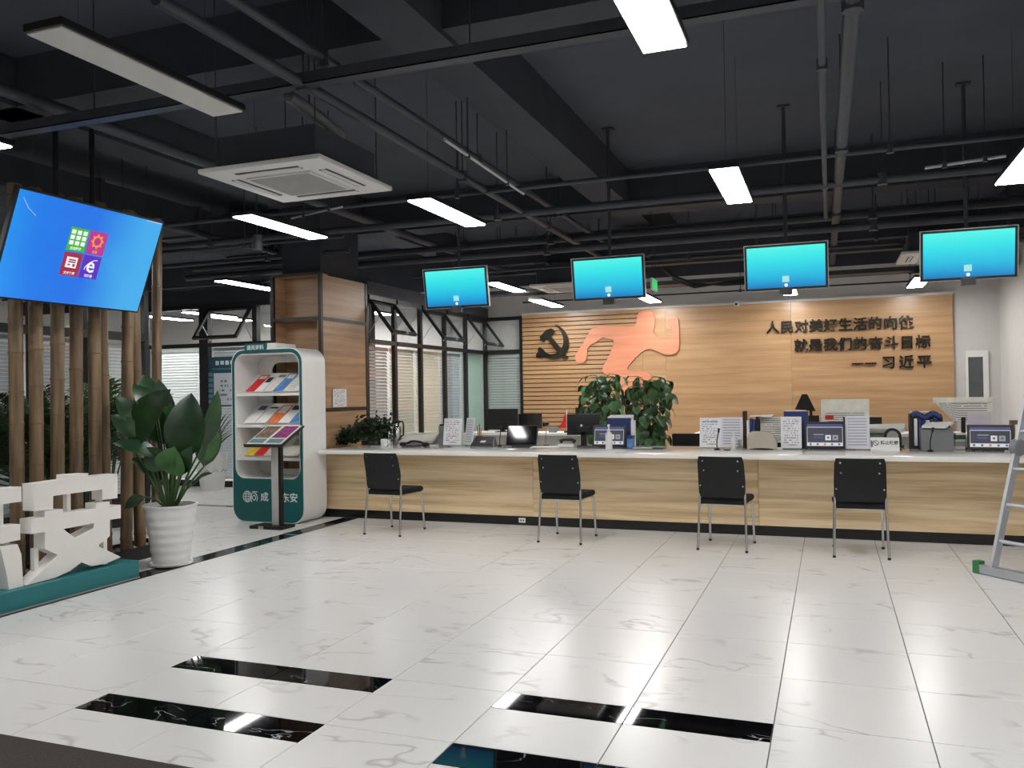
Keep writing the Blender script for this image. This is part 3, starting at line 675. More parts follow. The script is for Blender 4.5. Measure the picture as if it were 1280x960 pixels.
# ------------------------------------------------------------------ hanging screens
def hang_screen(label, x, y, z, w=.775, h=.445, tilt=.17):
    t = thing('hanging_screen', label, 'screen', (x, y, z), group='screens hanging above the counter')
    ay = Vector((0, -math.sin(tilt), math.cos(tilt))); an = Vector((0, -math.cos(tilt), -math.sin(tilt)))
    M = frame3((0, 0, 0), (1, 0, 0), ay, an); b = .022
    MB(M).box(-w/2, w/2, -h/2, h/2, -.04, .0, bev=.004).build('bezel', M_BLKPL, t)
    MB(M).box(-w/2-.006, w/2+.006, h/2-.001, h/2+.005, -.03, .003).box(-w/2-.006, w/2+.006, -h/2-.005, -h/2+.001, -.03, .003).box(-w/2-.006, -w/2+.001, -h/2, h/2, -.03, .003).box(w/2-.001, w/2+.006, -h/2, h/2, -.03, .003).build('frame_edge', M_STEEL, t)
    s = MB(M).quad((-w/2+b, -h/2+b, .002), (w/2-b, -h/2+b, .002), (w/2-b, h/2-b, .002), (-w/2+b, h/2-b, .002)).build('display', M_CYAN, t)
    MB(M).quad((-.035, -h/2+.075, .003), (.03, -h/2+.075, .003), (.03, -h/2+.135, .003), (-.035, -h/2+.135, .003)).build('display_icon', M_ICON, s)
    d = MB(M); d.lathe([(.016, .003), (.016, .0035)], 16, (0, -h/2+.045, 0)); d.build('display_dot', M_DOT, s)
    MB().box(-.12, .12, .03, .06, -.12, .14).build('mount_plate', M_BLKPL, t)
    MB().tube([(0, .05, .0), (0, .10, .12), (0, .10, ZC-z)], .018, 10).build('mount_pole', M_BLACKC, t, 40)
    MB().box(-.06, .06, .06, .16, ZC-z-.02, ZC-z).build('ceiling_plate', M_BLACKC, t)
    MB().box(-.06, .06, .0, .05, -h/2-.05, -h/2+.02).build('junction_box', M_BLKPL, t)
    return t
hang_screen('cyan hanging screen, leftmost above the counter', -3.93, 8.7, 2.685)
hang_screen('cyan hanging screen, second from the left above the counter', -2.17, 8.7, 2.685)
hang_screen('cyan hanging screen, third from the left above the counter', -.385, 8.7, 2.685)
hang_screen('cyan hanging screen, rightmost above the counter', 1.205, 8.7, 2.695, w=.79, h=.46)

# ------------------------------------------------------------------ big wall screen over the bamboo
def big_screen():
    w, h = 1.46, .865; tl = .375
    ay = Vector((math.sin(tl), 0, math.cos(tl))); an = Vector((math.cos(tl), 0, -math.sin(tl)))
    o = (-5.735, 5.285, 2.675); t = thing('wall_screen', 'large tilted blue screen with four app tiles above the bamboo', 'screen', o)
    M = frame3((0, 0, 0), (0, 1, 0), ay, an); b = .016
    MB(M).box(-w/2, w/2, -h/2, h/2, -.05, 0, bev=.006).build('bezel', M_BLKPL, t)
    s = MB(M).quad((-w/2+b, -h/2+b, .002), (w/2-b, -h/2+b, .002), (w/2-b, h/2-b, .002), (-w/2+b, h/2-b, .002)).build('display', M_BLUESC, t)
    def q(nm, m, x0, x1, y0, y1, z=.003, par=s): return MB(M).quad((x0, y0, z), (x1, y0, z), (x1, y1, z), (x0, y1, z)).build(nm, m, par)
    TW, TH = .178, .196; cx, cy = -.012, .02; g = .006
    tl_ = q('app_tile', M_ICG, cx-TW-g, cx-g, cy+g, cy+TH+g); tr = q('app_tile', M_ICM, cx+g, cx+TW+g, cy+g, cy+TH+g)
    bl = q('app_tile', M_ICR, cx-TW-g, cx-g, cy-TH-g, cy-g); br = q('app_tile', M_ICP, cx+g, cx+TW+g, cy-TH-g, cy-g)
    mb = MB(M)
    for i in range(3):
        for j in range(3):
            x = cx-g-TW/2-.055+i*.055; y = cy+g+TH*.58-.045+j*.045
            mb.quad((x-.02, y-.017, .004), (x+.02, y-.017, .004), (x+.02, y+.017, .004), (x-.02, y+.017, .004))
    mb.build('grid_glyph', M_ICW, s)
    gx_, gy_ = cx+g+TW/2, cy+g+TH*.58; outer = []
    for k in range(32):
        r = .062 if (k//2) % 2 == 0 else .048; a = 2*pi*k/32; outer.append((gx_+r*math.cos(a), gy_+r*math.sin(a)))
    hole = [(gx_+.034*math.cos(2*pi*k/20), gy_+.034*math.sin(2*pi*k/20)) for k in range(20)]
    MB(M).prism([outer, hole], (0, 0, 0), (1, 0, 0), (0, 1, 0), (0, 0, 1), .0035, .0045).build('gear_glyph', M_ICO, s)
    x, y = cx-g-TW/2, cy-g-TH*.42
    q('page_glyph', M_ICW, x-.055, x+.05, y-.045, y+.045, .004)
    for dy, w1_ in ((.022, .07), (.004, .07), (-.02, .025)): q('page_line', M_ICR, x-.035, x-.035+w1_, y+dy-.006, y+dy+.006, .0045)
    q('page_line', M_ICR, x+.012, x+.035, y-.033, y-.01, .0045)
    x, y = cx+g+TW/2, cy-g-TH*.42
    put('browser_glyph', text_mesh('browser_glyph', 'e', .185, M_ICW, M @ Matrix.Translation((x, y-.002, .004)), .0005, .0025), s)
    ring = []
    for k in range(25):
        a = .95*pi+k*(.9*pi)/24*-1; ring.append((x+.07*math.cos(a)*math.cos(.7)-.028*math.sin(a)*math.sin(.7), y+.07*math.cos(a)*math.sin(.7)+.028*math.sin(a)*math.cos(.7), .0045))
    MB(M).tube(ring, .0035, 5).build('browser_ring', M_ICW, s)
    for bd, xx, yy, m in (('应用程序', cx-g-TW/2, cy+g+.022, M_ICW), ('设置', cx+g+TW/2, cy+g+.022, M_ICO), ('文件管理', cx-g-TW/2, cy-TH-g+.022, M_ICW), ('浏览器', cx+g+TW/2, cy-TH-g+.022, M_ICW)):
        put('tile_caption', text_mesh('tile_caption', bd, .027, m, M @ Matrix.Translation((xx, yy, .004)), 0, .0006), s)
    MB(M).tube([(-w/2+.06, h/2-.07, .003), (-w/2+.12, h/2-.14, .003), (-w/2+.20, h/2-.19, .003)], .0015, 4).build('wallpaper_streak', M_UIW, s)
    q('status_line', M_UIW, w/2-.20, w/2-.03, h/2-.026, h/2-.021)
    MB(M).box(-.25, .25, -.2, .2, -.075, -.051).build('mount_plate', M_BLKPL, t)
    for sy in (-.18, .18): MB().tube([(-.10, sy, .02), (-.10, sy, ZC-o[2])], .022, 10).build('mount_pole', M_BLKPL, t, 40)
big_screen()

# ------------------------------------------------------------------ wood clad column
t = thing('wood_column', 'wood clad square column with black edge trims and open niches', 'column', (-6.25, 9.5, 0))
ox, oy = 6.25, -9.5
def cb(nm, m, *a, bev=0): return MB(Matrix.Translation((ox, oy, 0))).box(*a, bev=bev).build(nm, m, t)
CX0, CX1, CY0, CY1, CZ = -6.62, -5.87, 8.95, 10.07, 3.03
cb('column_core', M_BLACKC, CX0+.04, CX1-.05, 9.30, CY1-.03, 0, CZ); cb('column_core', M_BLACKC, CX0+.08, CX1-.1, 9.1, CY1-.05, CZ, ZC)
for a, b_ in ((.11, 1.29), (1.335, 2.43), (2.475, 3.0)): cb('side_panel', M_COLWOOD, CX1-.05, CX1-.008, CY0+.045, CY1-.045, a, b_)
for z in (1.29, 2.43): cb('trim_bar', M_BLACKF, CX1-.05, CX1, CY0+.045, CY1-.045, z, z+.045); cb('trim_bar', M_BLACKF, CX0+.045, CX1-.045, CY0, CY0+.04, z, z+.045)
for x, y in ((CX1-.045, CY0), (CX1-.045, CY1-.045), (CX0, CY0)): cb('edge_trim', M_BLACKF, x, x+.045, y, y+.045, 0, 3.0)
cb('niche_back', M_COLWOOD, CX0+.04, CX1-.06, 9.22, 9.28, 0, 3.0)
cb('niche_side', M_COLWOOD, CX0+.0, CX0+.04, CY0+.046, 9.30, 0, 3.0); cb('niche_side', M_COLWOOD, CX1-.09, CX1-.055, CY0+.046, 9.22, 0, 3.0)
for z in (.4, .9, 1.30, 1.95, 2.435): cb('niche_shelf', M_COLWOOD, CX0+.042, CX1-.092, CY0+.042, 9.21, z, z+.035)
cb('trim_bar', M_BLACKF, CX0, CX1, CY0, CY0+.046, 3.0, CZ); cb('niche_top', M_COLWOOD, CX0+.042, CX1-.06, CY0+.047, 9.21, 3.0, 3.028); cb('kick_trim', M_KICK, CX1-.049, CX1+.002, CY0+.046, CY1-.046, 0, .109)
t = thing('wall_notice', 'white printed notice taped to the side of the wood column', 'notice', (-5.862, 9.34, 1.46))
MB().quad((.0, -.16, -.115), (.0, .16, -.115), (.0, .16, .115), (.0, -.16, .115)).build('notice_sheet', M_PRINT, t)

# ------------------------------------------------------------------ service counter
CT = .85
t = thing('service_counter', 'long oak fronted service counter with black kickboard', 'counter', (-1.7, 9.2, 0))
M1 = Matrix.Translation((1.7, -9.2, 0))
for a, b_ in ((-5.845, -3.132), (-3.128, -.702), (-.698, 1.73), (1.734, XR-.01)):
    MB(M1).box(a, b_, 8.95, 8.98, .102, .80).build('front_panel', M_OAK, t)
MB(M1).box(-5.85, XR-.01, 8.962, 8.99, 0, .10).build('kickboard', M_KICK, t)
MB(M1).box(-5.85, XR-.01, 8.98, 9.02, .1, .80).build('inner_board', M_BLKPL, t)
MB(M1).box(-5.85, XR-.01, 9.70, 9.73, .0, .80).build('rear_leg_panel', M_OAK, t)
sk = MB(M1).box(-3.31, -3.23, 8.953, 8.962, .028, .08, bev=.003).build('power_socket', M_WHITEPL, t)
for x in (-3.29, -3.262): MB(M1).box(x, x+.014, 8.951, 8.954, .045, .065).build('socket_slot', M_BLKPL, sk)
t = thing('counter_worktop', 'glossy white stone worktop running along the service counter', 'worktop', (-1.7, 9.2, .80))
MB(Matrix.Translation((1.7, -9.2, -.80))).box(-5.70, XR-.01, 8.58, 9.76, .801, CT, bev=.006).build('worktop_slab', M_STONE, t, 40)

# ------------------------------------------------------------------ chairs
def make_chair():
    t = thing('visitor_chair', '', 'chair', (0, 0, 0))
    # seat pad
    b = bmesh.new(); bmesh.ops.create_cube(b, size=1)
    for v in b.verts:
        tp = 1 if v.co.y > 0 else .93
        v.co = (v.co.x*.45*tp, v.co.y*.46+.01, .455+v.co.z*.06)
    bmesh.ops.bevel(b, geom=b.edges[:], offset=.027, segments=4, affect='EDGES', profile=.5)
    me = bpy.data.meshes.new('seat'); b.to_mesh(me); b.free(); me.materials.append(M_BLKSEAT); me.polygons.foreach_set('use_smooth', [True]*len(me.polygons)); put('seat', me, t)
    # curved back panel, leaning toward the user side at the top
    vs = []; fs = []; nx, nz = 8, 8
    for side in (0, 1):
        for j in range(nz+1):
            v = j/nz; z = .49+v*.385; lean = -.215-.035*v-(.075*max(0, v-.45)); wd = .215-.012*abs(v-.4)
            if j == nz: wd -= .012
            for i in range(nx+1):
                u = i/nx*2-1; vs.append((u*wd, lean-.022*(1-u*u)+(.012 if side else -.004), z))
    n1 = (nx+1)*(nz+1)
    for side in (0, 1):
        for j in range(nz):
            for i in range(nx):
                k = side*n1+j*(nx+1)+i; fs.append((k, k+1, k+nx+2, k+nx+1))
    rim = [i for i in range(nx+1)]+[(j+1)*(nx+1)-1 for j in range(1, nz+1)]+[nz*(nx+1)+i for i in range(nx-1, -1, -1)]+[j*(nx+1) for j in range(nz-1, 0, -1)]
    for a, b_ in zip(rim, rim[1:]+rim[:1]): fs.append((a, b_, b_+n1, a+n1))
    bk = MB().add(vs, fs).build('backrest', M_BLKMESH, t, 50)
    for x, z in ((-.16, .835), (.16, .835), (-.155, .745), (.155, .745), (-.195, .60), (.195, .60)):
        v = (z-.49)/.385; y = -.215-.035*v-.075*max(0, v-.45)-.022*(1-(x/.215)**2)-.004
        MB().tube([(x, y-.006, z), (x, y+.002, z)], .008, 10).build('screw_head', M_CHROME, bk, 40)
    for s in (-1, 1):
        MB().tube([(s*.222, -.265, 0), (s*.215, -.235, .25), (s*.208, -.212, .44), (s*.206, -.212, .55), (s*.202, -.222, .64)], .0115, 10).build('leg', M_CHROME, t, 50)
        MB().tube([(s*.212, .262, 0), (s*.208, .235, .25), (s*.205, .218, .39), (s*.20, .195, .422), (s*.195, .10, .425), (s*.195, -.18, .425), (s*.205, -.212, .425)], .0115, 10).build('leg', M_CHROME, t, 50)
        MB().lathe([(.014, 0), (.014, .02)], 10, (s*.222, -.265, 0)).build('foot_cap', M_BLKPL, t); MB().lathe([(.014, 0), (.014, .02)], 10, (s*.212, .262, 0)).build('foot_cap', M_BLKPL, t)
    MB().tube([(-.195, .12, .42), (.195, .12, .42)], .01, 8).build('cross_bar', M_CHROME, t); MB().tube([(-.195, -.15, .42), (.195, -.15, .42)], .01, 8).build('cross_bar', M_CHROME, t)
    return t
ch = make_chair()
spots = [(-4.45, 8.17, -.07, 'black chair with chrome legs nearest the brochure stand'), (-2.51, 8.23, -.045, 'black chair with chrome legs, second from the brochure stand'),
         (-.94, 8.25, -.07, 'black chair with chrome legs, third from the brochure stand'), (.226, 8.235, .02, 'black chair with chrome legs nearest the ladder')]
for k, (x, y, rz, lb_) in enumerate(spots):
    o = ch if k == 0 else copy_tree(ch)
    o.location = (x, y, 0); o.rotation_euler = (0, 0, rz); tag(o, lb_, 'chair', 'visitor chairs at the counter')

# ------------------------------------------------------------------ wall emblem, runner, slogan
YF = YB-.078
run = [(-4.203, 2.101), (-4.113, 2.244), (-4.049, 2.326), (-3.946, 2.504), (-3.882, 2.597), (-3.708, 2.626), (-3.44, 2.615), (-3.138, 2.59), (-3.09, 2.624), (-3.08, 2.765), (-3.038, 2.846), (-2.919, 2.875), (-2.813, 2.835), (-2.779, 2.751), (-2.765, 2.61), (-2.807, 2.483), (-2.727, 2.386), (-2.61, 2.351), (-2.494, 2.377), (-2.48, 2.47), (-2.49, 2.563), (-2.571, 2.602), (-2.534, 2.705), (-2.441, 2.736), (-2.361, 2.681), (-2.365, 2.175), (-2.417, 2.119), (-2.522, 2.082), (-2.615, 2.094), (-2.731, 2.152), (-2.883, 2.215), (-3.027, 2.138), (-3.16, 2.012), (-3.278, 1.873), (-3.212, 1.824), (-2.902, 1.816), (-2.82, 1.70), (-2.86, 1.55), (-3.02, 1.44), (-3.12, 1.25), (-3.15, 1.10), (-3.30, 1.10), (-3.33, 1.30), (-3.348, 1.55), (-3.43, 1.70), (-3.722, 1.812), (-3.684, 1.93), (-3.595, 2.072), (-3.519, 2.236), (-3.487, 2.378), (-3.59, 2.401), (-3.682, 2.433), (-3.787, 2.365), (-3.937, 2.286), (-3.975, 2.227), (-3.978, 2.083), (-4.029, 2.0), (-4.117, 1.985), (-4.179, 2.028)]
def smooth_loop(L, it=1):
    for _ in range(it):
        o = []
        for i in range(len(L)):
            a, b_ = L[i], L[(i+1) % len(L)]; o += [(a[0]*.78+b_[0]*.22, a[1]*.78+b_[1]*.22), (a[0]*.22+b_[0]*.78, a[1]*.22+b_[1]*.78)]
        L = o
    return L
t = thing('runner_silhouette', 'coral orange running figure mounted on the wood wall', 'wall decoration', (-3.2, YF, 1.1))
MB(Matrix.Translation((3.2, -YF, -1.1))).prism([smooth_loop(run)], (0, YF, 0), (1, 0, 0), (0, 0, 1), (0, -1, 0), .001, .035).build('figure_panel', M_CORAL, t)
sick = [(-4.571, 2.699), (-4.47, 2.658), (-4.369, 2.556), (-4.313, 2.432), (-4.305, 2.311), (-4.337, 2.214), (-4.389, 2.155), (-4.314, 2.104), (-4.34, 2.073), (-4.403, 2.075), (-4.453, 2.108), (-4.543, 2.079), (-4.672, 2.083), (-4.787, 2.13), (-4.839, 2.107), (-4.904, 2.109), (-4.921, 2.159), (-4.876, 2.207), (-4.881, 2.269), (-4.836, 2.299), (-4.785, 2.253), (-4.747, 2.198), (-4.657, 2.163), (-4.542, 2.172), (-4.464, 2.218), (-4.407, 2.314), (-4.397, 2.423), (-4.433, 2.546), (-4.496, 2.634)]
ham = [(-4.833, 2.476), (-4.714, 2.594), (-4.611, 2.62), (-4.548, 2.575), (-4.6, 2.504), (-4.639, 2.498), (-4.433, 2.254), (-4.376, 2.155), (-4.453, 2.133), (-4.541, 2.233), (-4.704, 2.459), (-4.757, 2.387), (-4.808, 2.414)]
t = thing('wall_emblem', 'dark metallic hammer and sickle emblem on the slatted wood wall', 'emblem', (-4.6, YF, 2.07)); ME = Matrix.Translation((4.6, -YF, -2.07))
MB(ME).prism([smooth_loop(sick)], (0, YF, 0), (1, 0, 0), (0, 0, 1), (0, -1, 0), .001, .05).build('sickle', M_GOLD, t)
MB(ME).prism([ham], (0, YF, 0), (1, 0, 0), (0, 0, 1), (0, -1, 0), .0505, .075).build('hammer', M_GOLD, t)
t = thing('wall_slogan', 'three rows of dark raised metal characters on the wood wall', 'lettering', (.3, YF, 1.7))
for line, xa, xb, z, sz in (('人民对美好生活的向往', -.851, 1.12, 2.468, .215), ('就是我们的奋斗目标', -.426, 1.348, 2.16, .215), ('习近平', .86, 1.36, 1.855, .215)):
    for k, c in enumerate(line):
        x = xa+(xb-xa)*k/(len(line)-1)
        put('character', text_mesh('character', c, sz, M_GOLD, Matrix.Translation((-.3, -YF, -1.7)) @ frame3((x, YF-.022, z), *FRONT), .04, .0036), t)
for x in (.33, .52): MB(Matrix.Translation((-.3, -YF, -1.7))).box(x, x+.165, YF-.042, YF-.002, 1.85, 1.872).build('dash', M_GOLD, t)

# ------------------------------------------------------------------ brochure stand
SX0, SX1, SY0, SY1, SZ = -6.735, -5.725, 8.33, 8.80, 2.06
t = thing('brochure_stand', 'tall white brochure stand with rounded teal front and shelves', 'display stand', ((SX0+SX1)/2, (SY0+SY1)/2, 0))
MS = Matrix.Translation((-(SX0+SX1)/2, -(SY0+SY1)/2, 0))
def rrect(x0, x1, z0, z1, r, n=6):
    o = []
    for cx, cz, a0 in ((x1-r, z1-r, 0), (x0+r, z1-r, pi/2), (x0+r, z0+r, pi), (x1-r, z0+r, 1.5*pi)):
        for k in range(n+1): a = a0+k*pi/2/n; o.append((cx+r*math.cos(a), cz+r*math.sin(a)))
    return o
outer = rrect(SX0, SX1, 0, SZ, .17); inner = rrect(SX0+.055, SX1-.055, .53, SZ-.065, .12)
outer2 = rrect(SX0+.012, SX1-.012, .012, SZ-.012, .16); inner2 = rrect(SX0+.045, SX1-.045, .52, SZ-.055, .13)
PA = ((0, 0, 0), (1, 0, 0), (0, 0, 1), (0, 1, 0))
MB(MS).prism([outer, inner], *PA, SY0+.012, SY1).build('body', M_STANDW, t, 30)
fp = MB(MS).prism([outer2, inner2], *PA, SY0, SY0+.0115).build('front_panel', M_TEALD, t)
MB(MS).prism([outer, outer2], *PA, SY0+.003, SY0+.0118).build('edge_band', M_STANDW, t); MB(MS).prism([inner2, inner], *PA, SY0+.003, SY0+.0118).build('edge_band', M_STANDW, t)
bi = rrect(SX0+.25, SX1-.08, .60, SZ-.15, .10)
MB(MS).prism([rrect(SX0+.056, SX1-.056, .531, SZ-.066, .119), bi], *PA, SY1-.02, SY1-.001).build('back_frame', M_STANDW, t)
hd = MB(MS).box(-6.53, -6.225, SY0-.006, SY0+.016, SZ-.045, SZ+.065).build('header_plate', M_TEALD, t)
MB(MS).box(-6.54, -6.10, SY0+.017, SY1-.05, SZ-.01, SZ+.065, bev=.015).build('header_block', M_STANDW, t, 40)
put('header_lettering', text_mesh('header_lettering', '请阅资料', .062, M_WTXT, MS @ frame3((-6.378, SY0-.0075, SZ+.012), *FRONT), .001, .0012), hd)
for bd, xx in (('成', -6.275), ('·', -6.11), ('东安', -5.925)): put('lettering', text_mesh('lettering', bd, .115, M_WTXT, MS @ frame3((xx, SY0-.002, .30), *FRONT), .002, .0015), fp)
lg = MB(MS)
def ringpts(cx, cz, rx, rz_, a0=0, a1=2*pi, n=20): return [(cx+rx*math.cos(a0+(a1-a0)*k/n), SY0-.002, cz+rz_*math.sin(a0+(a1-a0)*k/n)) for k in range(n+1)]
lx, lz = -6.52, .305
for rx in (.062, .036, .014): lg.tube(ringpts(lx, lz, rx, .065), .004, 5)
for dz in (-.03, 0, .03): lg.tube([(lx-.058, SY0-.002, lz+dz), (lx+.058, SY0-.002, lz+dz)], .004, 5)
lg.tube(ringpts(lx+.095, lz-.015, .048, .062, -.2*pi, 1.3*pi), .005, 5); lg.tube(ringpts(lx+.095, lz-.012, .022, .03), .005, 5)
lg.tube([(lx+.07, SY0-.002, lz+.062), (lx+.15, SY0-.002, lz+.058)], .004, 5)
lg.build('logo', M_WTXT, fp)
for z in (1.50, 1.125, .735):
    sh = MB(MS).box(SX0+.056, SX1-.056, SY0+.02, SY1-.03, z, z+.035).build('shelf', M_STANDW, t)
    MB(MS).add([(SX0+.057, SY0+.10, z+.036), (SX1-.057, SY0+.10, z+.036), (SX1-.057, SY1-.03, z+.28), (SX0+.057, SY1-.03, z+.28), (SX0+.057, SY0+.11, z+.036), (SX1-.057, SY0+.11, z+.036), (SX1-.057, SY1-.022, z+.272), (SX0+.057, SY1-.022, z+.272)],
               [(0, 1, 2, 3), (7, 6, 5, 4), (0, 4, 5, 1), (1, 5, 6, 2), (2, 6, 7, 3), (3, 7, 4, 0)]).build('sloping_rack', M_STANDW, sh)
def booklet(label, x, z, w, h, mat, mat2=None, f=.5, grp='booklets in the brochure stand', sk=0.04):
    s = Vector((sk, .34, .245)); s.normalize()
    o = Vector((x, SY0+.088, z+.042)); tb = thing('booklet', label, 'booklet', o, group=grp)
    n = Vector((0, -.245, .34)).normalized()
    def pl(nm, m, u0, u1, v0, v1, d, d1, par):
        P = [Vector((u0, 0, 0))+s*v0, Vector((u1, 0, 0))+s*v0, Vector((u1, 0, 0))+s*v1, Vector((u0, 0, 0))+s*v1]
        mb = MB(); mb.add([p+n*d for p in P]+[p+n*d1 for p in P], [(0, 1, 2, 3), (7, 6, 5, 4), (0, 4, 5, 1), (1, 5, 6, 2), (2, 6, 7, 3), (3, 7, 4, 0)])
        return mb.build(nm, m, par)
    pl('pages', M_PAPER, 0, w, 0, h, .006, .012, tb); c = pl('cover', mat, 0, w, 0, h, .0125, .0145, tb)
    if mat2: pl('cover_picture', mat2, w*.12, w*.88, h*(1-f), h*.94, .015, .0155, c)
bk = [(1.535, [(-6.60, .13, .27, M_RED, M_CREAM, .25, 'red booklet on the top shelf'), (-6.46, .10, .24, M_PAPER, M_INK, .4, 'white booklet with dark picture on the top shelf'),
               (-6.34, .13, .28, M_CREAM, M_PALETEAL, .2, 'grey booklet on the top shelf'), (-6.20, .13, .29, M_LBLUE, M_PAPER, .3, 'blue booklet in the middle of the top shelf'), (-6.06, .13, .29, M_CREAM, M_PAPER, .4, 'cream booklet on the top shelf'), (-5.922, .09, .26, M_PAPER, M_GREEN, .12, 'white booklet at the right end of the top shelf')]),
      (1.16, [(-6.62, .14, .28, M_PAPER, M_BLUE, .3, 'white and blue leaflet on the middle shelf'), (-6.46, .15, .26, M_PAPER, M_INK, .16, 'white leaflet left on the middle shelf'), (-6.29, .15, .27, M_ORANGE, M_PAPER, .45, 'orange and white booklet in the middle shelf'), (-6.13, .145, .28, M_PAPER, M_INK, .3, 'white and black booklet on the middle shelf'), (-5.975, .13, .28, M_LBLUE, M_BLUE, .5, 'blue booklet at the right end of the middle shelf')]),
      (.77, [(-6.62, .12, .26, M_YELLOW, M_ORANGE, .3, 'yellow booklet on the bottom shelf'), (-6.48, .13, .26, M_RED, M_ORANGE, .3, 'red booklet on the bottom shelf'), (-6.33, .14, .25, M_CREAM, M_SEPIA, .6, 'brown picture booklet on the bottom shelf'), (-6.10, .24, .26, M_CREAM, M_GREYPL, .4, 'clear bag of papers at the right of the bottom shelf')])]
for z, L in bk:
    for x, w, h, m, m2, f, lb_ in L: booklet(lb_, x, z-.035, w, h*1.3, m, m2, f)

# lectern-like magazine holder in front of it
t = thing('magazine_holder', 'steel magazine holder on a flat black base', 'display stand', (-5.94, 8.04, 0), .0)
MB().box(-.235, .20, -.13, .13, 0, .035, bev=.008).build('base', M_BLKPL, t); MB().box(-.11, -.04, -.132, -.128, .002, .034).build('base_sticker', M_GREYPL, t)
MB().box(.0, .09, -.03, .03, .035, .93, bev=.006).build('pole', M_LGREY, t, 40); MB().box(.092, .125, -.025, .025, .035, .93).build('pole_channel', M_BLKPL, t)
ts = Vector((.09, .42, .26)).normalized(); tn = Vector((0, -.26, .42)).normalized(); MT = frame3((-.27, -.14, .93), (1, 0, 0), ts, Vector((1, 0, 0)).cross(ts))
MB(MT).box(0, .50, 0, .40, 0, .02, bev=.004).build('tray', M_BLKPL, t); MB(MT).box(0, .50, -.012, .004, .0, .035).build('tray_lip', M_BLKPL, t)
for k, (m, nm) in enumerate(((M_SEPIA, 'magazine with brown cover picture on the magazine holder'), (M_PURPLE, 'magazine with magenta cover picture on the magazine holder'))):
    tb = thing('magazine', nm, 'magazine', (-5.94, 8.04, 0), group='magazines on the holder'); x = .02+k*.235
    MB(MT).box(x, x+.225, .01, .385, .022, .030).build('pages', M_PAPER, tb); c = MB(MT).box(x, x+.225, .01, .385, .0305, .033).build('cover', M_CREAM, tb)
    MB(MT).box(x+.015, x+.21, .13, .365, .0335, .0345).build('cover_picture', m, c); MB(MT).box(x+.015, x+.21, .03, .11, .0335, .0345).build('cover_band', M_PALETEAL, c)

# ------------------------------------------------------------------ lobby notice board and second pot
t = thing('notice_board', 'teal headed notice board on the lobby glass', 'notice board', (-9.25, YL-.03, 1.34))
MB().box(-.50, .45, -.01, .0, 0, .82).build('board', M_BOARDT, t); MB().quad((-.37, -.012, .02), (.42, -.012, .02), (.42, -.012, .55), (-.37, -.012, .55)).build('printed_sheet', M_PRINTN, t)
for k in range(7): MB().box(-.33+k*.10, -.26+k*.10, -.0125, -.0105, .685+.004*(k % 2), .755).build('heading_block', M_WTXT, t)
MB().box(-.4, .4, -.0125, -.0105, .61, .63).build('heading_line', M_PALETEAL, t)
for k in range(6): MB().box(-.49, -.39, -.0125, -.0105, .05+k*.09, .11+k*.09).build('side_tab', M_PALETEAL, t)
def ribbed(prof_r, z1, n):
    p = []
    for k in range(n+1):
        z = z1*k/n; r = prof_r[0]+(prof_r[1]-prof_r[0])*(k/n); p.append((r+(.006 if k % 2 else 0), z))
    return p
t = thing('potted_plant', 'spiky plant in a white pot by the lobby glass', 'plant', (-9.33, 11.05, 0))
MB().lathe([(.175, 0), (.18, .03), (.185, .05), (.20, .2), (.225, .45), (.24, .56), (.245, .585), (.225, .585), (.21, .53)], 28).build('pot', M_POT, t, 40)
for k in range(10):
    a = 2*pi*k/10; MB().tube([(.213*math.cos(a-.2), .213*math.sin(a-.2), .30), (.218*math.cos(a), .218*math.sin(a), .34), (.213*math.cos(a+.2), .213*math.sin(a+.2), .30)], .006, 5).build('pot_pattern', M_GREYPL, t)
MB().lathe([(.2, .52), (.2, .535)], 20).build('soil', M_SOIL, t)
for k in range(26):
    a = random.uniform(0, 2*pi); e = random.uniform(.5, 1.35); L = random.uniform(.4, .75); st = Vector((.04*math.cos(a), .04*math.sin(a), .53+random.uniform(0, .25)))
    d = Vector((math.cos(a)*math.cos(e), math.sin(a)*math.cos(e), math.sin(e)))
    leaf_mb(MB(), st, st+d*L, .055, (0, 0, 1) if e < 1.2 else (math.cos(a), math.sin(a), .3), .08, 6, .2, .4).build('leaf', M_LEAFD, t, 60)
MB().tube([(0, 0, .5), (0, .01, .8)], .025, 8).build('stem', M_BROWN, t)

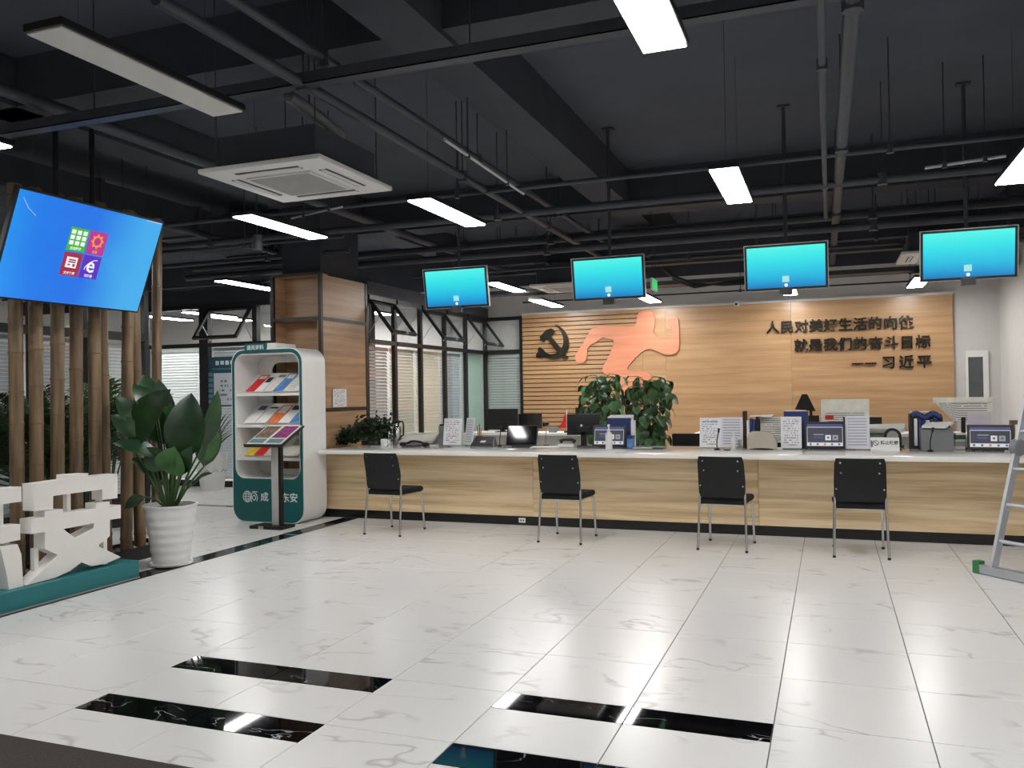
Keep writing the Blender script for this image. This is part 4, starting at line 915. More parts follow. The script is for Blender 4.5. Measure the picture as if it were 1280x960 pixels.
# ------------------------------------------------------------------ big leaf plant in ribbed pot
PX, PY = -5.56, 6.03
t = thing('potted_plant', 'large leafed plant in a ribbed white pot beside the bamboo', 'plant', (PX, PY, 0))
prof = [(.15, .02)]
for k in range(1, 27):
    z = .02+.50*k/26; r = .150+.072*(k/26); prof.append((r+(.0055 if (k//2) % 2 else 0), z))
prof += [(.236, .525), (.236, .545), (.215, .545), (.205, .50)]
MB().lathe(prof, 36).build('pot', M_POT, t, 60); MB().lathe([(.16, 0), (.185, .012), (.19, .03), (.17, .03), (.155, .018)], 30).build('saucer', M_POT, t, 40)
MB().lathe([(.2, .49), (.2, .505)], 24).build('soil', M_SOIL, t)
PXM = .00722
def lp(px, py, d=0): return r0*((px-216)*PXM)+Vector((0, 0, .5+(635-py)*PXM))+fwd0*d
leaves = [  # base px, tip px, depth base, tip, width, normal (right, toward viewer, up), mat
    ((167, 556), (214, 494), .02, -.02, .30, (-.2, .9, .5), M_LEAF), ((240, 572), (243, 500), -.05, .0, .30, (-.1, 1, .3), M_LEAF), ((222, 560), (228, 506), .10, .12, .20, (-.8, .6, .3), M_LEAF),
    ((196, 520), (168, 484), .1, .1, .16, (.6, .7, .4), M_LEAF), ((178, 530), (153, 498), .05, .0, .14, (.3, .9, .3), M_LEAF), ((207, 570), (163, 553), -.1, -.18, .16, (.0, .5, .9), M_LEAF),
    ((226, 592), (233, 560), -.12, -.2, .24, (0, .8, .6), M_LEAFL), ((255, 560), (272, 496), .0, .05, .13, (.8, .6, .2), M_LEAF), ((248, 578), (266, 540), .1, .15, .15, (.5, .7, .5), M_LEAFL),
    ((244, 606), (272, 592), -.05, -.12, .10, (.1, .4, .9), M_LEAF), ((190, 618), (171, 630), -.1, -.15, .10, (-.2, .8, .5), M_LEAFD), ((200, 556), (184, 508), .16, .2, .18, (-.1, .9, .4), M_LEAFL),
    ((206, 600), (170, 575), .1, .05, .12, (-.2, .7, .7), M_LEAF), ((236, 590), (252, 560), -.15, -.2, .12, (.3, .8, .5), M_LEAF), ((216, 545), (200, 505), .2, .22, .16, (.0, .9, .4), M_LEAFL), ((188, 512), (160, 506), .15, .1, .13, (.2, .6, .8), M_LEAF),
    ((176, 545), (150, 520), .0, -.05, .13, (.1, .8, .6), M_LEAF), ((205, 540), (190, 480), .22, .25, .15, (.2, .9, .3), M_LEAFD), ((182, 500), (172, 470), .2, .22, .13, (.5, .8, .2), M_LEAF), ((214, 585), (196, 560), -.05, -.1, .17, (-.3, .8, .5), M_LEAF), ((252, 585), (262, 520), .12, .16, .16, (.6, .7, .3), M_LEAF), ((228, 575), (222, 530), .1, .1, .2, (-.2, .9, .3), M_LEAFD)]
for (b0, b1, d0, d1, w, nn, m) in leaves:
    bs, tp = lp(*b0, d0), lp(*b1, d1); n = r0*nn[0]-fwd0*nn[1]+up0*nn[2]
    lf = leaf_mb(MB(), bs, bs.lerp(tp, 1.12), w*1.3, n, .07, 8, .22, .42).build('leaf', m, t, 60)
    rt = Vector(((bs.x)*.12, bs.y*.12, .5)); md = rt.lerp(bs, .55)+Vector((0, 0, .03))
    MB().tube([rt, md, bs, bs.lerp(tp, .5)+n.normalized()*.018], [.012, .010, .008, .004], 7).build('leaf_stalk', M_STEM, lf, 60)

# ------------------------------------------------------------------ bamboo screen with planter
t = thing('bamboo_planter', 'low black planter box of pebbles under the bamboo poles', 'planter', (-6.17, 5.37, 0))
MB().box(-.17, -.15, -1.6, 1.16, 0, .12).box(.15, .17, -1.6, 1.16, 0, .12).box(-.15, .15, 1.14, 1.16, 0, .12).box(-.15, .15, -1.6, -1.58, 0, .12).build('box_side', M_BLKPL, t)
MB().box(-.15, .15, -1.58, 1.14, .0, .08).build('planter_fill', M_SOIL, t)
pe = MB()
for k in range(420):
    x, y = random.uniform(-.135, .135), random.uniform(-1.2, 1.12); r = random.uniform(.012, .022)
    pe.lathe([(r*.5, -r*.5), (r, 0), (r*.5, r*.5)], 6, (x, y, .085))
tag(pe.build('pebbles', M_PEBBLE, t), kind='stuff')
bam = [(5.00, -6.17), (5.187, -6.18), (5.366, -6.16), (5.578, -6.18), (5.767, -6.16), (5.918, -6.20), (6.124, -6.17), (6.315, -6.19), (6.53, -6.20)]
ords = ['leftmost', 'second from the left', 'third from the left', 'fourth from the left', 'fifth from the left', 'sixth from the left', 'third from the right', 'second from the right', 'rightmost']
for k, (y, x) in enumerate(bam):
    bt = thing('bamboo_pole', 'brown bamboo pole behind the white characters, %s' % ords[k], 'bamboo pole', (x, y, .08), group='bamboo poles in the planter')
    R = .054 if k < 8 else .046; z = 0; pts = []; rs = []; H = 3.18
    lx_, ly_ = random.uniform(-.012, .012), random.uniform(-.02, .02)
    nodes = []; z = random.uniform(.1, .3)
    while z < H: nodes.append(z); z += random.uniform(.26, .36)
    zz = [0]+[q for nz in nodes for q in (nz-.02, nz, nz+.02)]+[H]
    for q in zz:
        nearn = min(abs(q-n_) for n_ in nodes); pts.append((lx_*q/H*3, ly_*q/H*3, q)); rs.append(R+(.004 if nearn < .005 else 0))
    st = MB().tube(pts, rs, 14).build('culm', M_BAMBOO, bt, 60)
    for n_ in nodes: MB().tube([(lx_*n_/H*3, ly_*n_/H*3, n_-.004), (lx_*n_/H*3, ly_*n_/H*3, n_+.004)], R+.0055, 14).build('node_ring', M_NODE, bt, 60)

# ------------------------------------------------------------------ palms behind the bamboo
def palm(label, x, y, n, H, seed):
    rnd = random.Random(seed); t = thing('potted_palm', label, 'palm', (x, y, 0), group='palms behind the bamboo')
    MB().lathe([(.14, 0), (.16, .03), (.20, .34), (.21, .36), (.19, .36), (.18, .32)], 24).build('pot', M_BLKPL, t, 40); MB().lathe([(.18, .31), (.18, .325)], 20).build('soil', M_SOIL, t)
    for k in range(n):
        a = 2*pi*k/n+rnd.uniform(-.3, .3); L = H*rnd.uniform(.75, 1.05); sp = rnd.uniform(.18, .5)
        base = Vector((.05*math.cos(a), .05*math.sin(a), .32)); P = []
        for i in range(9):
            u = i/8; P.append(base+Vector((math.cos(a)*sp*u**1.6*1.3, math.sin(a)*sp*u**1.6*1.3, L*(u-.22*u**3))))
        mb = MB(); mb.tube(P, [.010*(1-.7*i/8) for i in range(9)], 5)
        for i in range(3, 34):
            u = .25+.75*i/34; f = u*8; i0 = min(7, int(f)); p = P[i0].lerp(P[i0+1], f-i0); tg = (P[i0+1]-P[i0]).normalized()
            sd = tg.cross(Vector((0, 0, 1))).normalized() if abs(tg.z) < .99 else Vector((-math.sin(a), math.cos(a), 0))
            for s in (-1, 1):
                l = .30*math.sin(pi*min(1, .15+u*.8))+.05; d = (sd*s*.75+tg*.55+Vector((0, 0, -.18+rnd.uniform(-.15, .1)))).normalized()
                leaf_mb(mb, p, p+d*l, .022, tg.cross(d), .06, 3, .1, .35)
        mb.build('frond', M_PALM, t, 60)
palm('dense areca palm behind the left bamboo poles', -6.95, 4.95, 16, 1.65, 1)
palm('dense areca palm behind the middle bamboo poles', -6.9, 5.75, 16, 1.6, 4)
palm('tall areca palm beside the large leafed plant, behind the bamboo', -7.15, 6.5, 14, 1.7, 2)
palm('areca palm furthest behind the right bamboo poles', -7.9, 7.6, 10, 1.55, 3)

# ------------------------------------------------------------------ white characters on a teal plinth
t = thing('sign_plinth', 'long teal plinth carrying the white characters', 'plinth', (-5.58, 4.2, 0))
MB().box(-.15, .15, -1.2, 1.325, .008, .145, bev=.003).build('plinth_box', M_TEAL, t); MB().box(-.155, .155, -1.2, 1.327, 0, .008).build('plinth_foot', M_GREYPL, t)
roof = [(4.593, 0.878), (4.887, 0.882), (4.888, 0.917), (5.083, 0.911), (5.083, 0.885), (5.375, 0.879), (5.372, 0.678), (5.219, 0.683), (5.22, 0.768), (4.759, 0.77), (4.755, 0.67), (4.594, 0.678)]
nv = [(4.568, 0.624), (4.682, 0.622), (4.683, 0.667), (4.844, 0.66), (4.843, 0.631), (5.155, 0.621), (5.156, 0.665), (5.291, 0.661), (5.29, 0.611), (5.406, 0.619), (5.405, 0.509), (5.292, 0.512), (5.29, 0.383), (5.248, 0.357), (5.164, 0.324), (5.40, 0.19), (5.254, 0.166), (5.105, 0.172), (5.01, 0.222), (4.901, 0.176), (4.767, 0.152), (4.526, 0.148), (4.798, 0.319), (4.682, 0.384), (4.684, 0.51), (4.567, 0.514)]
hole = [(4.845, 0.507), (5.134, 0.508), (5.125, 0.47), (4.95, 0.422)]
XC = -5.50; PY_ = ((0, 0, 0), (0, 1, 0), (0, 0, 1), (1, 0, 0))
def character(label, loops, sup):
    ys = [p[0] for L in loops for p in L[0]]; c = (min(ys)+max(ys))/2
    t = thing('sign_character', label, 'sign character', (XC-.06, c, .145), group='white characters on the plinth'); Mx = Matrix.Translation((-XC+.06, -c, -.145))
    for L in loops: MB(Mx).prism(L, *PY_, XC-.115, XC).build('stroke', M_LETTER, t)
    for y, z0, z1 in sup: MB(Mx).box(XC-.10, XC-.06, y-.018, y+.018, z0, z1).build('support_post', M_LETTER, t)
    return t
character('large white three-dimensional character on the right of the teal plinth', [[roof], [nv, hole]], [(4.66, .145, .39), (5.30, .145, .40), (4.72, .60, .68), (5.26, .64, .70), (4.95, .60, .78), (5.22, .22, .40)])
d1 = [(3.62, .877), (3.95, .877), (3.97, .95), (4.09, .95), (4.07, .877), (4.49, .870), (4.492, .762), (4.06, .762), (4.0, .625), (4.479, .60), (4.478, .487), (3.66, .487), (3.66, .61), (3.86, .625), (3.93, .762), (3.62, .762)]
d2 = [(4.03, .483), (4.12, .483), (4.12, .146), (3.94, .146), (3.94, .215), (4.03, .215)]
d3 = [(4.318, .467), (4.455, .46), (4.485, .384), (4.50, .147), (4.385, .147), (4.36, .30)]; d4 = [(3.80, .46), (3.90, .44), (3.76, .17), (3.64, .20)]
character('white three-dimensional character cut by the left edge of view', [[d1], [d2], [d3], [d4]], [(4.375, .60, .77), (4.385, .40, .49), (3.75, .15, .5), (3.70, .60, .77)])

# ------------------------------------------------------------------ aluminium ladder
t = thing('folding_ladder', 'aluminium folding ladder at the right edge in front of the counter', 'ladder', (1.30, 7.42, 0))
dv = Vector((.667, -.745, 0)); nv_ = Vector((.745, .667, 0)); o_ = Vector((1.17, 7.53, 0))-Vector((1.30, 7.42, 0))
def P3(s, l, z): return o_+dv*s+nv_*l+Vector((0, 0, z))
def rail(s, z0, l0, z1, l1, nm='rail'):
    a, b = P3(s, l0, z0), P3(s, l1, z1); ax = (b-a).normalized(); L = (b-a).length
    MB(frame3(a, dv, ax.cross(dv), ax)).box(-.014, .014, -.034, .034, 0, L, bev=.003).build(nm, M_ALU, t)
AP = 1.92
for s in (0, .52):
    rail(s, .05, 0, .96, .285); rail(s, 1.03, .306, AP, .575); rail(s, AP, .60, .05, 1.15)
    for z, l in ((.995, .295), (AP+.01, .587)):
        c = P3(s, l, z); MB(frame3(c, nv_, (0, 0, 1), dv)).lathe([(.062, -.03), (.068, -.024), (.068, .024), (.062, .03)], 20).build('hinge', M_MIDGREY, t, 40)
for z in (.27, .55, .83, 1.12, 1.40, 1.68):
    l = .30*(z-.05); a, b = P3(.012, l, z), P3(.508, l, z); MB().tube([a, b], .016, 8).build('rung', M_ALU, t)
for z in (.27, .55, .83, 1.12, 1.40, 1.68):
    l = .60+.55*(AP-z)/(AP-.05); MB().tube([P3(.012, l, z), P3(.508, l, z)], .016, 8).build('rung', M_ALU, t)
for l in (0, 1.15):
    sb = MB(frame3(P3(-.13, l, 0), dv, nv_, (0, 0, 1))).box(0, .78, -.03, .03, .005, .075, bev=.004).build('stabiliser_bar', M_ALU, t)
    MB(frame3(P3(-.13, l, 0), dv, nv_, (0, 0, 1))).box(-.03, .03, -.036, .036, 0, .10, bev=.008).build('green_tape', M_GREENTAPE, t)

# ------------------------------------------------------------------ things on the counter
YI = 9.50
def sheet(mb, x0, x1, z0, z1, y0, y1): return mb.quad((x0, y0, z0), (x1, y0, z0), (x1, y1, z1), (x0, y1, z1))
def doc_stand(label, x, w, h, mat, y=YI, rz=0, head=None, tilt=.05):
    t = thing('document_stand', label, 'document stand', (x, y, CT), rz, 'document stands on the counter')
    MB().box(-w/2, w/2, -.03, .07, 0, .008).build('foot', M_CLEAR, t)
    MB().add([(-w/2, 0, .008), (w/2, 0, .008), (w/2, tilt, h), (-w/2, tilt, h), (-w/2, .008, .008), (w/2, .008, .008), (w/2, tilt+.008, h), (-w/2, tilt+.008, h)], [(0, 1, 2, 3), (7, 6, 5, 4), (0, 4, 5, 1), (1, 5, 6, 2), (2, 6, 7, 3), (3, 7, 4, 0)]).build('acrylic_back', M_PAPER, t)
    p = sheet(MB(), -w/2+.006, w/2-.006, .012, h-.004, -.002, tilt-.004).build('printed_sheet', mat, t)
    if head: sheet(MB(), -w/2+.03, w/2-.03, h*.86, h*.89, tilt*.86-.004, tilt*.89-.004).build('heading_line', head, p)
    return t
def tablet(label, x, w, h, y=9.42, on=True, rz=0, tilt=.25):
    t = thing('tablet_terminal', label, 'tablet', (x, y, CT), rz, 'tablet terminals on the counter')
    ay = Vector((0, math.sin(tilt), math.cos(tilt))); M = frame3((0, 0, .012), (1, 0, 0), ay, Vector((1, 0, 0)).cross(ay))
    MB(M).box(-w/2, w/2, 0, h, -.018, 0, bev=.005).build('casing', M_BLKPL, t); MB().box(-w*.3, w*.3, .0, .14, 0, .012, bev=.003).build('foot', M_BLKPL, t)
    MB().tube([(0, .10, .01), (0, h*.5*math.sin(tilt)+.02, h*.5)], .016, 8).build('stand_arm', M_BLKPL, t)
    def q(nm, m, x0, x1, y0, y1, z, par): return MB(M).quad((x0, y0, z), (x1, y0, z), (x1, y1, z), (x0, y1, z)).build(nm, m, par)
    b = .022
    if not on: q('display', M_BLANK, -w/2+b*.6, w/2-b*.6, b*.6, h-b*.6, .001, t); return t
    b = .025; iw = w/2-b; d = q('display', M_UIDARK, -iw, iw, b, h-b, .001, t)
    q('top_bar', M_UIBAR, -iw, iw, h-b-.028, h-b, .0015, d); q('divider', M_UIW, -iw, iw, h-b-.036, h-b-.030, .002, d)
    q('divider', M_UIW, -iw, -iw+.004, b, h-b-.03, .0018, d); q('divider', M_UIW, iw-.004, iw, b, h-b-.03, .0018, d)
    q('bottom_bar', M_UIW, -iw, iw, b, b+.036, .0015, d)
    q('app_tile', M_UIW, .005, .06, b+.06, b+.115, .0015, d); q('app_tile', M_UIG, .075, .13, b+.06, b+.115, .0015, d); q('headline', M_UIG, -.11, -.01, b+.115, b+.125, .0015, d); q('headline', M_UIBAR, -.11, -.02, b+.08, b+.10, .0015, d)
    for k in range(5):
        MB(M).lathe([(.012, .002), (.012, .0022)], 10, (-iw*.8+k*iw*.4, b+.018, 0)).build('menu_dot', (M_UIK, M_UIK, M_UIR, M_UIB, M_UIB)[k], d)
    for k in (0, 1): MB(M).lathe([(.012, .002), (.012, .0022)], 10, (.0325+.07*k, b+.088, 0)).build('tile_glyph', M_UIK, d)
    return t
def mic(label, x, y, h=.2):
    t = thing('desk_microphone', label, 'microphone', (x, y, CT), group='small gooseneck microphones on the counter')
    MB().lathe([(.032, 0), (.032, .012), (.02, .022), (.008, .026)], 16).build('base', M_BLKPL, t, 40)
    MB().tube([(0, 0, .02), (.0, 0, h*.5), (.012, .0, h*.82), (.02, -.01, h)], .006, 8).build('gooseneck', M_BLKPL, t, 60); MB().tube([(.02, -.01, h-.005), (.026, -.016, h+.04)], [.010, .012], 10).build('capsule', M_BLKPL, t, 40)
def sanitizer(label, x, y, h=.26):
    t = thing('pump_bottle', label, 'bottle', (x, y, CT)); k = h/.26
    MB().lathe([(.034*k, 0), (.037*k, .01), (.037*k, .15*k), (.03*k, .17*k), (.014*k, .185*k)], 20).build('bottle_body', M_WHITEPL, t, 40)
    MB().lathe([(.017*k, .185*k), (.017*k, .205*k), (.007*k, .21*k), (.007*k, .24*k), (.012*k, .243*k), (.012*k, h)], 14).build('pump_head', M_WHITEPL, t, 40); MB().tube([(0, 0, h-.01*k), (0, -.04*k, h-.016*k)], .006*k, 8).build('nozzle', M_WHITEPL, t)
# --- left end
t = thing('trailing_plant', 'bushy dark green trailing plant at the left end of the counter', 'plant', (-5.46, 9.47, CT))
MB().box(-.13, .13, -.09, .09, 0, .006).box(-.13, -.126, -.09, .09, .006, .11).box(.126, .13, -.09, .09, .006, .11).box(-.126, .126, -.09, -.086, .006, .11).box(-.126, .126, .086, .09, .006, .11).build('glass_tank', M_CLEAR, t)
MB().box(-.12, .12, -.08, .08, .008, .06).build('root_ball', M_SOIL, t)
fb = MB(); stems = MB()
for k in range(80):
    a = random.uniform(-1, 1); hx = -.10+a*.34; hz = random.uniform(.10, .34)*(1-.35*abs(a-.25)) if a > -.5 else random.uniform(.03, .16)
    e = Vector((hx, random.uniform(-.16, .16), hz)); stems.tube([(hx*.15, 0, .06), (hx*.6, e.y*.5, hz*.9), e], .004, 4)
    for q in range(12):
        p = e+Vector((random.gauss(0, .045), random.gauss(0, .04), random.gauss(0, .04))); p.z = max(p.z, .025)
        d = Vector((random.uniform(-1, 1), random.uniform(-1, .4), random.uniform(-.5, .6))).normalized()
        tip = p+d*random.uniform(.04, .07); tip.z = max(tip.z, .01)
        leaf_mb(fb, p, tip, .042, (random.uniform(-.4, .4), -.6, .8), .1, 3, .2, .4)
tag(fb.build('foliage', M_LEAFD, t, 60), kind='stuff'); stems.build('stems', M_STEM, t)
t = thing('mug', 'small white mug beside the trailing plant', 'mug', (-5.21, 9.30, CT)); MB().lathe([(.036, 0), (.04, .004), (.042, .09), (.037, .09), (.035, .01)], 20).build('cup', M_WHITEPL, t, 40); MB().tube([(.04, 0, .075), (.065, 0, .065), (.065, 0, .035), (.04, 0, .025)], .006, 6).build('handle', M_WHITEPL, t)
t = thing('drinking_glass', 'clear drinking glass between mug and thermos', 'glass', (-5.11, 9.33, CT)); MB().lathe([(.028, 0), (.034, .14), (.032, .14), (.026, .006)], 18).build('tumbler', M_CLEAR, t, 40)
t = thing('thermos_jug', 'steel thermos jug with black lid and handle', 'thermos', (-5.22, 9.66, CT)); MB().lathe([(.055, 0), (.058, .02), (.055, .22), (.04, .26), (.036, .27)], 22).build('jug_body', M_CHROME, t, 40)
MB().lathe([(.04, .27), (.042, .285), (.04, .305), (.02, .315)], 18).build('lid', M_BLKPL, t, 40); MB().tube([(.035, 0, .295), (.085, 0, .29), (.095, 0, .24), (.09, 0, .12), (.056, 0, .10)], .011, 8).build('handle', M_BLKPL, t, 50); MB().tube([(-.035, 0, .29), (-.07, 0, .275)], [.016, .01], 8).build('spout', M_BLKPL, t)
t = thing('document_tray', 'white tray of papers next to the thermos jug', 'tray', (-4.86, 9.58, CT), .05)
MB().box(-.25, .25, -.12, .14, 0, .012).build('tray_base', M_WHITEPL, t)
for k in range(5): MB(Matrix.Rotation(random.uniform(-.05, .05), 4, 'Z')).add([(-.24, -.11, .014+k*.008), (.22, -.11, .03+k*.008), (.22, .12, .10+k*.012), (-.24, .12, .06+k*.012)], [(0, 1, 2, 3)]).build('paper_sheet', M_PAPER if k % 2 else M_CREAM, t)
MB().box(-.25, .25, .135, .145, .0, .15).build('tray_back', M_WHITEPL, t)
t = thing('headset', 'black headset and cables lying in front of the paper tray', 'headset', (-4.80, 9.32, CT))
MB().tube([(-.16+.32*k/12, .03*math.sin(k*.8), .012+.055*math.sin(pi*k/12)) for k in range(13)], .014, 8).build('headband', M_BLKPL, t, 60)
for x in (-.15, .15): MB().lathe([(.02, 0), (.045, .008), (.045, .04), (.03, .05)], 16, (x, 0, 0)).build('ear_cup', M_BLKPL, t, 40)
MB().tube([(-.1, -.03, .008), (0, -.05, .008), (.08, -.02, .012), (.17, -.04, .008), (.2, .02, .008)], .007, 6).build('cable', M_DARKPIPE, t, 60); MB().box(-.13, .07, -.01, .06, .0, .03, bev=.01).build('cable_pouch', M_MIDGREY, t, 40)
t = thing('file_holder', 'grey file holder behind the leftmost document stand', 'file holder', (-4.53, 9.66, CT)); MB().box(-.08, .08, -.04, .04, 0, .24, bev=.004).build('holder_body', M_MIDGREY, t); MB().box(-.07, .07, -.03, .03, .24, .262).build('files', M_BLKPL, t)
doc_stand('white document stand, leftmost on the counter', -4.375, .24, .335, M_PRINT, rz=.0)
doc_stand('pale document stand just right of the leftmost one', -4.20, .16, .335, M_PRINTL, y=9.60, rz=-.5)
t = thing('pen_cup', 'orange and yellow pens in a cup behind the document stand', 'pen cup', (-4.08, 9.68, CT)); MB().lathe([(.035, 0), (.038, .11), (.034, .11), (.03, .01)], 16).build('cup', M_BLKPL, t, 40)
for k, m in enumerate((M_ORANGE, M_YELLOW, M_RED, M_GREEN)): MB().tube([(0, 0, .012), (.03*math.cos(k*1.7), .03*math.sin(k*1.7), .20+.02*k)], .006, 6).build('pen', m, t)
t = thing('signature_pad', 'black sloping signature pad with a white label', 'signature pad', (-3.93, 9.48, CT)); MB().add([(-.15, -.1, 0), (.16, -.1, 0), (.13, .1, 0), (-.15, .1, 0), (-.14, -.09, .03), (.14, -.09, .03), (.10, .1, .11), (-.15, .1, .11)], [(3, 2, 1, 0), (4, 5, 6, 7), (0, 1, 5, 4), (1, 2, 6, 5), (2, 3, 7, 6), (3, 0, 4, 7)]).build('pad_body', M_BLKPL, t)
MB().add([(-.04, -.06, .047), (.03, -.06, .047), (.03, -.01, .068), (-.04, -.01, .068)], [(0, 1, 2, 3)]).build('label_sticker', M_PAPER, t)
mic('small black gooseneck microphone left of the blank tablet', -3.70, 9.40)
tablet('blank black tablet with a window reflection', -3.44, .39, .255, on=False, tilt=.32)
t = thing('webcam', 'small webcam on a thin stalk behind the blank tablet', 'webcam', (-3.21, 9.68, CT)); MB().lathe([(.04, 0), (.04, .01), (.006, .014)], 16).build('base', M_BLKPL, t); MB().tube([(0, 0, .01), (0, 0, .24)], .006, 8).build('stalk', M_STEEL, t); MB().tube([(-.02, -.03, .255), (.0, .0, .26), (.015, .03, .262)], [.022, .026, .02], 12).build('camera_head', M_BLKPL, t, 40)
t = thing('paper_stack', 'loose sheets lying flat right of the blank tablet', 'paper', (-3.08, 9.28, CT))
for k in range(4): MB(Matrix.Rotation(.1*k-.1, 4, 'Z')).box(-.16, .16, -.11, .11, .001+k*.0035, .004+k*.0035).build('paper_sheet', (M_CREAM, M_PAPER)[k % 2], t)
# --- second station
t = thing('monitor', 'black monitor seen from behind left of the lit tablet', 'monitor', (-2.73, 9.62, CT), group='computer monitors behind the counter')
def monitor(t, w, h, base, logo=True, tb=.09):
    MB().box(-w/2, w/2, 0, .03, tb, tb+h, bev=.006).build('screen_shell', M_BLKPL, t, 40); MB().box(-.03, .03, .0, .05, .012, tb+h*.4, bev=.005).build('neck', M_BLKPL, t)
    MB().box(-.11, .11, -.08, .12, 0, .012, bev=.004).build('foot', M_BLKPL, t); MB().quad((w/2-.01, .031, tb+.01), (-w/2+.01, .031, tb+.01), (-w/2+.01, .031, tb+h-.01), (w/2-.01, .031, tb+h-.01)).build('display', M_BLANK, t)
    if logo: MB(frame3((-.02, -.001, tb+h*.45), (1, 0, 0), (0, 0, 1), (0, -1, 0))).lathe([(.014, 0), (.014, .002)], 14).build('logo_badge', M_WHITEPL, t)
    MB().box(-w*.2, w*.2, -.012, 0, tb+h*.15, tb+h*.4, bev=.004).build('rear_housing', M_BLKPL, t)
monitor(t, .40, .25, True, True, .13)
t = thing('desk_telephone', 'black telephone beside the counter monitor', 'telephone', (-2.87, 9.42, CT)); MB().box(-.10, .10, -.06, .08, 0, .035, bev=.008).build('phone_base', M_WHITEPL, t, 40); MB().tube([(-.09, .03, .06), (-.05, .03, .085), (.05, .03, .085), (.09, .03, .06)], [.026, .018, .018, .026], 10).build('handset', M_BLKPL, t, 60)
tablet('lit tablet in front of the blue folder box', -2.375, .39, .25)
sanitizer('white pump bottle in front of the lit tablet', -2.30, 9.14, .275)
t = thing('folder_box', 'blue folder box with white papers behind the lit tablet', 'folder box', (-2.29, 9.66, CT)); MB().box(-.15, .13, -.05, .05, 0, .33, bev=.004).build('box_shell', M_BLUE, t)
for k in range(4): MB().box(-.14+k*.005, .12+k*.01, -.04+k*.022, -.036+k*.022, .02, .345+.006*k).build('paper_sheet', M_PAPER, t)
MB().box(.132, .17, -.04, .04, 0, .30).build('side_binder', M_PAPER, t)
t = thing('card_box', 'small blue box right of the lit tablet', 'box', (-2.13, 9.48, CT)); MB().box(-.035, .035, -.05, .05, 0, .13, bev=.004).build('box_body', M_LBLUE, t); MB().box(-.036, .036, -.051, .051, .10, .135, bev=.003).build('box_lid', M_BLUE, t)
t = thing('acrylic_tray', 'shallow clear tray right of the small blue box', 'tray', (-1.90, 9.25, CT)); MB().box(-.20, .20, -.1, .1, 0, .006).build('tray_base', M_CLEAR, t); MB().box(-.2, .2, .095, .1, .006, .03).box(-.2, .2, -.1, -.095, .006, .03).build('tray_rim', M_CLEAR, t); MB().box(-.15, .05, -.06, .06, .007, .012).build('paper_sheet', M_CREAM, t)
# --- third station
doc_stand('white document stand with blue heading beside the black box', -1.25, .225, .33, M_PRINT, head=M_LBLUE)
mic('small black microphone between two white document stands', -1.135, 9.18, .19)
doc_stand('white document stand left of the file rack', -1.018, .24, .335, M_PRINTL, head=None)
sanitizer('white bottle in front of the document stand near the file rack', -.985, 9.40, .18)
t = thing('small_jar', 'small clear jar beside the white bottle', 'jar', (-.92, 9.40, CT)); MB().lathe([(.022, 0), (.024, .10), (.022, .10), (.018, .008)], 14).build('jar_body', M_CLEAR, t, 40); MB().lathe([(.025, .10), (.025, .12)], 14).build('lid', M_WHITEPL, t)
t = thing('pen', 'black pen lying on the worktop before the file rack', 'pen', (-1.02, 9.10, CT)); MB().tube([(-.035, 0, .006), (.03, .01, .006)], .006, 8).build('barrel', M_BLKPL, t); MB().tube([(.03, .01, .006), (.042, .012, .006)], [.005, .001], 8).build('tip', M_STEEL, t)
t = thing('file_rack', 'dark file rack with binders and a bundle of forms', 'file rack', (-.70, 9.62, CT))
MB().box(-.20, -.165, -.08, .1, 0, .40, bev=.006).build('rack_end', M_BROWN, t); MB().box(-.165, .2, .06, .08, .0, .30).build('rack_back', M_BLKPL, t)
for k, (m, h) in enumerate(((M_PAPER, .30), (M_BLUE, .32), (M_BLUE, .31), (M_BLKPL, .34))): MB().box(-.16+k*.033, -.132+k*.033, -.07, .05, 0, h).build('binder', m, t)
sheet(MB(), -.02, .22, .06, .335, -.06, .02).build('form_bundle', M_PRINTC, t); MB().add([(-.13, -.09, .345), (.10, -.09, .335), (.12, .05, .36), (-.12, .05, .352)], [(0, 1, 2, 3)]).build('paper_sheet', M_PAPER, t)
t = thing('card_reader', 'rounded beige card reader standing before the file rack', 'card reader', (-.685, 9.34, CT))
out = [(-.15, 0), (-.15, .12), (-.135, .165), (-.10, .19), (.06, .19), (.11, .165), (.14, .11), (.15, .05), (.15, 0), (.08, .012), (0, .016), (-.08, .012)]
MB().prism([out], (0, 0, 0), (1, 0, 0), (0, 0, 1), (0, 1, 0), -.04, .09).build('reader_body', M_BEIGEPL, t); MB().prism([[(-.12, .12), (-.10, .165), (.05, .165), (.09, .12)]], (0, 0, 0), (1, 0, 0), (0, 0, 1), (0, 1, 0), -.044, -.041).build('reader_window', M_BEIGEPL, t); MB().box(.12, .2, .0, .05, .0, .02).build('cable_plug', M_WHITEPL, t)
t = thing('binder', 'blue binder standing behind a white document stand', 'binder', (-.345, 9.64, CT)); MB().box(-.13, .12, -.04, .04, 0, .395, bev=.004).build('binder_cover', M_BLUE, t); MB().box(-.12, .10, -.03, .03, .395, .402).build('page_block', M_PAPER, t)
MB().box(.125, .128, -.03, .03, .02, .12).build('spine_label', M_MIDGREY, t)
doc_stand('white document stand before the blue binder', -.395, .21, .34, M_PRINT, y=9.44)
tablet('lit tablet below the wall calendar with a red block', -.06, .40, .28, y=9.40, tilt=.2)
doc_stand('lined white document stand right of the lit tablet', .258, .235, .345, M_PRINTL, y=9.44)
t = thing('no_smoking_sign', 'white no smoking desk sign with a crossed circle', 'sign', (.515, 9.42, CT))
